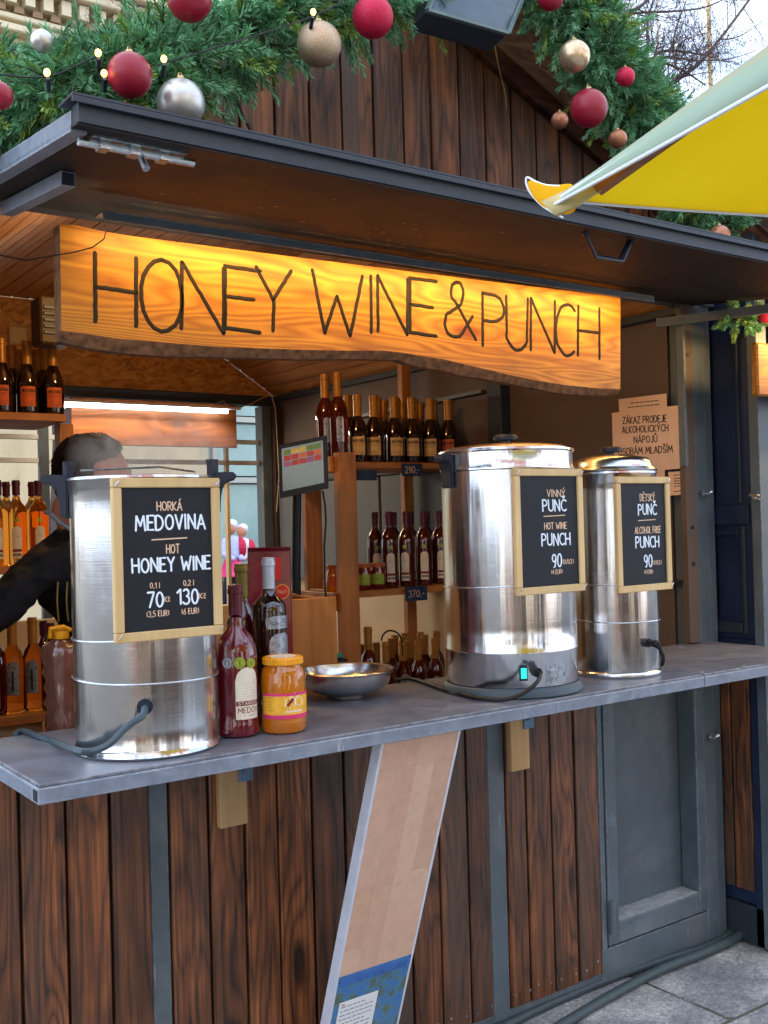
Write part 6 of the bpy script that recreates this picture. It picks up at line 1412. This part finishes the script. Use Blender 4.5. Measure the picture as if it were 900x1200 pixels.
# distant slim building corner & poles at the right
q = MB()
pb = thing('stone_building', (22, 36, 0), 'pale stone corner tower far behind the right garland', 'building')
a = at(700, 40, 'Y', 30); b = at(722, 40, 'Y', 30); q = MB(); q.box(a.x, b.x, 30, 36, 0, a.z+8); q.build('wall', st1, pb)
for k in range(9):
    z = 2+k*2.6; window(pb, a.x+.25, b.x-.15, z, z+1.5, 30, st2, glz, 1)
def pole(px, wpx, Y, label):
    a = at(px, 50, 'Y', Y); w_ = wpx*(a-CAM).dot(_f)/FPX; t = thing('tall_pole', (a.x, Y, 0), label, 'pole')
    q = MB(); q.tube([(a.x, Y, 0), (a.x, Y, a.z+4)], [w_*.6, w_*.45], 12); q.build('shaft', st1, t, smooth=True); q = MB(); q.lathe([(w_*1.2,0),(w_*1.2,.3),(w_*.8,.5),(w_*.62,.9)], (a.x,Y,0), 16); q.build('base', M['anth'], t)
pole(831, 6, 12, 'pale beige tall pole behind the bare branches above the parasol')
pole(771, 1.6, 12.5, 'thin grey tall pole among the bare branches')
# bare trees
def tree(name, label, base, limbs, Y, seed, tw=1.0):
    t = thing(name, base, label, 'tree'); r_ = random.Random(seed); bark = M['treebark']
    q = MB(); q.tube([base, (base[0]+.1, Y, 2.5), tuple(at(limbs[0][0][0], limbs[0][0][1], 'Y', Y))], [.22, .17, .10], 12); q.build('trunk', bark, t, smooth=True)
    twg = MB()
    def grow(p, d, ln, r, lv):
        pts = [p]; dd = d.copy()
        for s_ in range(4): dd = (dd+Vector((r_.gauss(0,.16), r_.gauss(0,.16), r_.gauss(0,.16)+.03))).normalized(); pts.append(pts[-1]+dd*ln/4)
        twg.tube(pts, [r, r*.85, r*.7, r*.55, r*.35], 4, cap=False)
        if lv > 0:
            for s_ in range(1, 5):
                for _ in range(r_.choice((1,1,2))):
                    nd_ = (dd+Vector((r_.gauss(0,.6), r_.gauss(0,.5), r_.gauss(0,.6)))).normalized(); grow(pts[s_], nd_, ln*r_.uniform(.4,.65), r*.5, lv-1)
        else:
            e = pts[-1]
            for _ in range(2): o_ = Vector((r_.gauss(0,.02), 0, r_.gauss(0,.02))); twg.tube([e+o_, e+o_*2.0], [.004,.001], 3)
    for pl_, rr_ in limbs:
        pass
    for pts_, rr_ in limbs_list[name+str(seed)]:
        w3 = smoothpath([at(px, py, 'Y', Y+.2*r_.uniform(-1,1)) for px, py in pts_], 4)
        k = len(w3); rad = [rr_*(1-.6*i/(k-1)) for i in range(k)]
        q = MB(); q.tube(w3, rad, 7); q.build('limb', bark, t, smooth=True)
        for i in range(1, k, 1 if tw >= 1 else 3):
            d = (w3[i]-w3[i-1]).normalized(); nd_ = (d*.6+Vector((r_.gauss(0,.6), r_.gauss(0,.3), r_.gauss(.2,.6)))).normalized(); grow(w3[i], nd_, r_.uniform(.35,.8)*tw, rad[i]*.4, 2)
    twg.build('twigs', bark, t, smooth=True, kind='stuff'); return t
M['treebark'] = plain('grey_tree_bark', srgb(86,70,66), .85, nz=.3, nsc=12, bmp=.4)
c_ = lambda *a: [(700+x/4.5, y/4.5) for x, y in a]
limbs_list = {'bare_tree5': [(c_((-60,470),(150,360),(270,315),(380,300)), .045), (c_((180,600),(250,540),(450,400),(540,330),(650,200),(800,0),(850,-80)), .038), (c_((270,330),(370,420),(430,540)), .022), (c_((330,325),(450,370),(570,450)), .022),
   (c_((300,300),(340,270),(430,270),(560,290),(660,320),(700,330)), .02), (c_((-60,190),(60,110),(130,80),(230,30),(330,-60)), .04), (c_((60,110),(200,70),(400,60),(560,40),(680,-10)), .022), (c_((265,310),(265,120),(290,20),(300,-60)), .02), (c_((380,290),(420,140),(470,0)), .016),
   (c_((640,210),(750,190),(900,90)), .012), (c_((390,300),(530,320),(700,310),(840,265)), .012), (c_((70,160),(230,220),(330,230)), .012), (c_((-40,260),(110,270),(240,320)), .03), (c_((300,460),(440,410),(580,380)), .014)],
   'bare_tree6': [([(60,110),(100,70),(150,40),(200,10),(240,-40)], .03), ([(90,80),(110,50),(140,20),(150,-20)], .02), ([(130,60),(170,50),(200,40),(260,30)], .016), ([(150,40),(175,30),(190,5)], .012)]}
tree('bare_tree', 'bare branching winter tree against the bright sky above the parasol', (at(700,100,'Y',7).x-.3, 7, 0), [((690, 150), 0)], 7, 5)
tree('bare_tree', 'bare twiggy tree in front of the ornate cream building behind the left garland', (at(60,110,'Y',9).x, 9, 0), [((60, 120), 0)], 9, 6, .7)
# glass building behind the stall, seen through the back opening
GY = 24
gb2 = thing('glass_building', (26, GY+5, 0), 'modern glass building across the street seen through the back opening of the stall', 'building')
gl = plain('teal_facade_glass', srgb(150,178,172), .1, nz=.2, nsc=.5, rvar=.03); gfr = plain('facade_frame', srgb(190,190,180), .5); gdk = plain('facade_dark_band', srgb(110,112,108), .5)
q = MB(); q.box(6, 42, GY+.2, GY+8, 0, 9.5); q.build('wall', gdk, gb2)
nx = 0; x = 6
while x < 42:
    for z0, z1 in ((.3,2.7),(2.95,4.4),(4.65,6.1),(6.35,9.2)):
        q = MB(); q.box(x+.08, x+1.72, GY, GY+.15, z0, z1); q.build('pane', gl, gb2)
    q = MB(); q.box(x-.06, x+.06, GY-.12, GY+.199, 0, 9.4); q.build('mullion', gfr, gb2); x += 1.8
for z in (2.75, 4.45, 6.15): q = MB(); q.box(6, 42, GY-.15, GY-.121, z, z+.15); q.build('transom', gfr, gb2)
# pedestrians
def walker(px, py_top, d, label, jac, skirt, hat, back=None, hh=1.62):
    dirv = (_f+_rr*((px-450)/FPX)-_uu*((py_top-600)/FPX)); p = CAM+dirv*d; x, y = p.x, p.y
    t = thing('person', (x, y, 0), label, 'person', None); s_ = hh/1.62
    def n_(dx, dy, z, r): return (x+dx*s_, y+dy*s_, z*s_, r*s_)
    skin('body', [n_(0,0,.92,.13), n_(0,0,1.12,.12), n_(0,0,1.32,.145), n_(.0,0,1.40,.06), n_(-.16,-.04,1.30,.06), n_(-.22,-.1,1.08,.05), n_(-.08,-.26,1.0,.045), n_(.16,.04,1.30,.06), n_(.18,.02,1.06,.05), n_(.04,-.22,1.0,.045)], [(0,1),(1,2),(2,3),(2,4),(4,5),(5,6),(2,7),(7,8),(8,9)], jac, t, (x,y,.92*s_))
    skin('legs', [n_(0,0,.9,.11), n_(-.08,.08,.5,.075), n_(-.10,.16,.08,.05), n_(-.1,.02,.05,.05), n_(.08,-.08,.5,.075), n_(.10,-.14,.08,.05), n_(.1,-.28,.05,.05)], [(0,1),(1,2),(2,3),(0,4),(4,5),(5,6)], M['blackp'], t, (x,y,.5*s_))
    if skirt: q = MB(); q.lathe([(.13*s_,1.0*s_),(.17*s_,.88*s_),(.24*s_,.72*s_),(.23*s_,.71*s_)], (x,y,0), 20); q.build('skirt', skirt, t, smooth=True)
    q = MB(); q.sphere((x-.02,y,1.51*s_), .095*s_, 18, 12, sz=1.2); h_ = q.build('head', M['skin'], t, smooth=True)
    q = MB(); q.sphere((x+.015,y+.015,1.565*s_), .102*s_, 18, 12, sz=.95); q.build('hat', hat, h_, smooth=True)
    if back: q = MB(); q.sphere((x+.15*s_, y, 1.18*s_), .14*s_, 16, 10, sx=.7, sz=1.35); q.build('backpack', back, t)
lil = plain('lilac_jacket', srgb(184,186,222), .7); pnk = plain('pink_skirt', srgb(226,60,120), .7); wht = plain('white_hat', srgb(220,212,224), .8)
walker(271, 605, 17.5, 'person in lilac jacket, pink skirt and pale hat walking in the street behind', lil, pnk, wht, M['b_pink'])
walker(284, 609, 19, 'person in white jacket with a rucksack walking just behind the one in lilac', plain('white_jacket', srgb(222,216,220), .7), None, wht, M['b_pink'], 1.55)
# ---- houses and stalls on the other side of the lane: they shade the lane and are what the urns mirror
def house(x0, x1, Y, depth, h, wm, label, nwin, floors, dirn=1):
    t = thing('town_house', ((x0+x1)/2, Y, 0), label, 'building'); q = MB(); q.box(x0, x1, min(Y, Y-depth), max(Y, Y-depth), 0, h); q.build('wall', wm, t)
    q = MB(); q.prism([(x0-.2, h+.01), (x1+.2, h+.01), (x1-.5, h+2.2), (x0+.5, h+2.2)], lambda a, c: (a, Y+.2, c), lambda a, c: (a, Y-depth-.2, c)); q.build('roof', plain('roof_tile', srgb(120,64,48), .8), t)
    W_ = (x1-x0)/nwin
    for f_ in range(floors):
        for i in range(nwin):
            xc_ = x0+W_*(i+.5); z0 = .8+f_*3.2; q = MB(); q.box(xc_-.6, xc_+.6, Y+.002, Y+.08, z0, z0+1.9); fr_ = q.build('window', M['white'], t)
            q = MB(); q.box(xc_-.5, xc_+.5, Y+.081, Y+.1, z0+.1, z0+1.8); q.build('pane', glz, fr_)
house(-16, -7.5, -12, 8, 8, plain('plaster_white', srgb(220,216,206), .9), 'white plastered town house across the lane, left of the gap', 4, 3)
house(-5, 1.5, -13, 8, 7, plain('plaster_ochre', srgb(205,188,160), .9), 'sandy plastered town house across the lane, in the middle', 3, 3)
house(5, 15, -12, 8, 8, plain('plaster_rose', srgb(200,188,182), .9), 'pale rose plastered town house across the lane, at the right', 4, 3)

def far_stall(x0, x1, Y, label, col, awn):
    t = thing('market_stall', ((x0+x1)/2, Y, 0), label, 'market stall'); xm = (x0+x1)/2; wm = wood('far_'+str(int(x0*10)), srgb(40,24,16), srgb(110,70,44), 'Z', .6, 8, knots=False)
    q = MB(); q.bevbox(x0, x1, Y-1.9, Y-.05, 0, 1.05, .01); q.build('counter_wall', wm, t)
    for xx in (x0, x1-.1): q = MB(); q.bevbox(xx, xx+.1, Y-.12, Y, 1.06, 2.4, .005); q.build('post', M['anth'], t)
    q = MB(); q.bevbox(x0, x1, Y-2.0, Y-1.9, 0, 2.5, .01); q.build('back_wall', M['cream'], t)
    q = MB(); q.prism([(x0-.2, 2.41), (x1+.2, 2.41), (xm, 3.3)], lambda a, c: (a, Y+.15, c), lambda a, c: (a, Y-2.1, c)); q.build('roof', wm, t)
    q = MB(); q.bar((x0, Y+.35, 2.25), (x1, Y+.35, 2.25), .7, .03); q.build('awning', awn, t)
    q = MB(); q.bevbox(x0-.02, x1+.02, Y-.3, Y+.2, 1.06, 1.09, .004); q.build('counter', M['white'], t)
    for i in range(5): q = MB(); q.lathe([(.001,0),(.09,0),(.1,.03),(.1,.25),(.06,.3),(.001,.31)], (x0+.4+i*(x1-x0-.8)/4, Y-.1, 1.091), 16); q.build('pot', M['b_cop' if i % 2 else 'white'], t, smooth=True)
far_stall(-6.2, -3.6, -7.2, 'wooden stall with white awning across the lane, mirrored in the leftmost urn', 0, M['white'])
far_stall(-1.9, .7, -7.6, 'wooden stall with grey awning across the lane, behind the camera', 0, M['greypanel'])
far_stall(2.4, 5.0, -7.2, 'wooden stall with blue awning across the lane, at the right', 0, plain('blue_awning', srgb(60,110,190), .7))
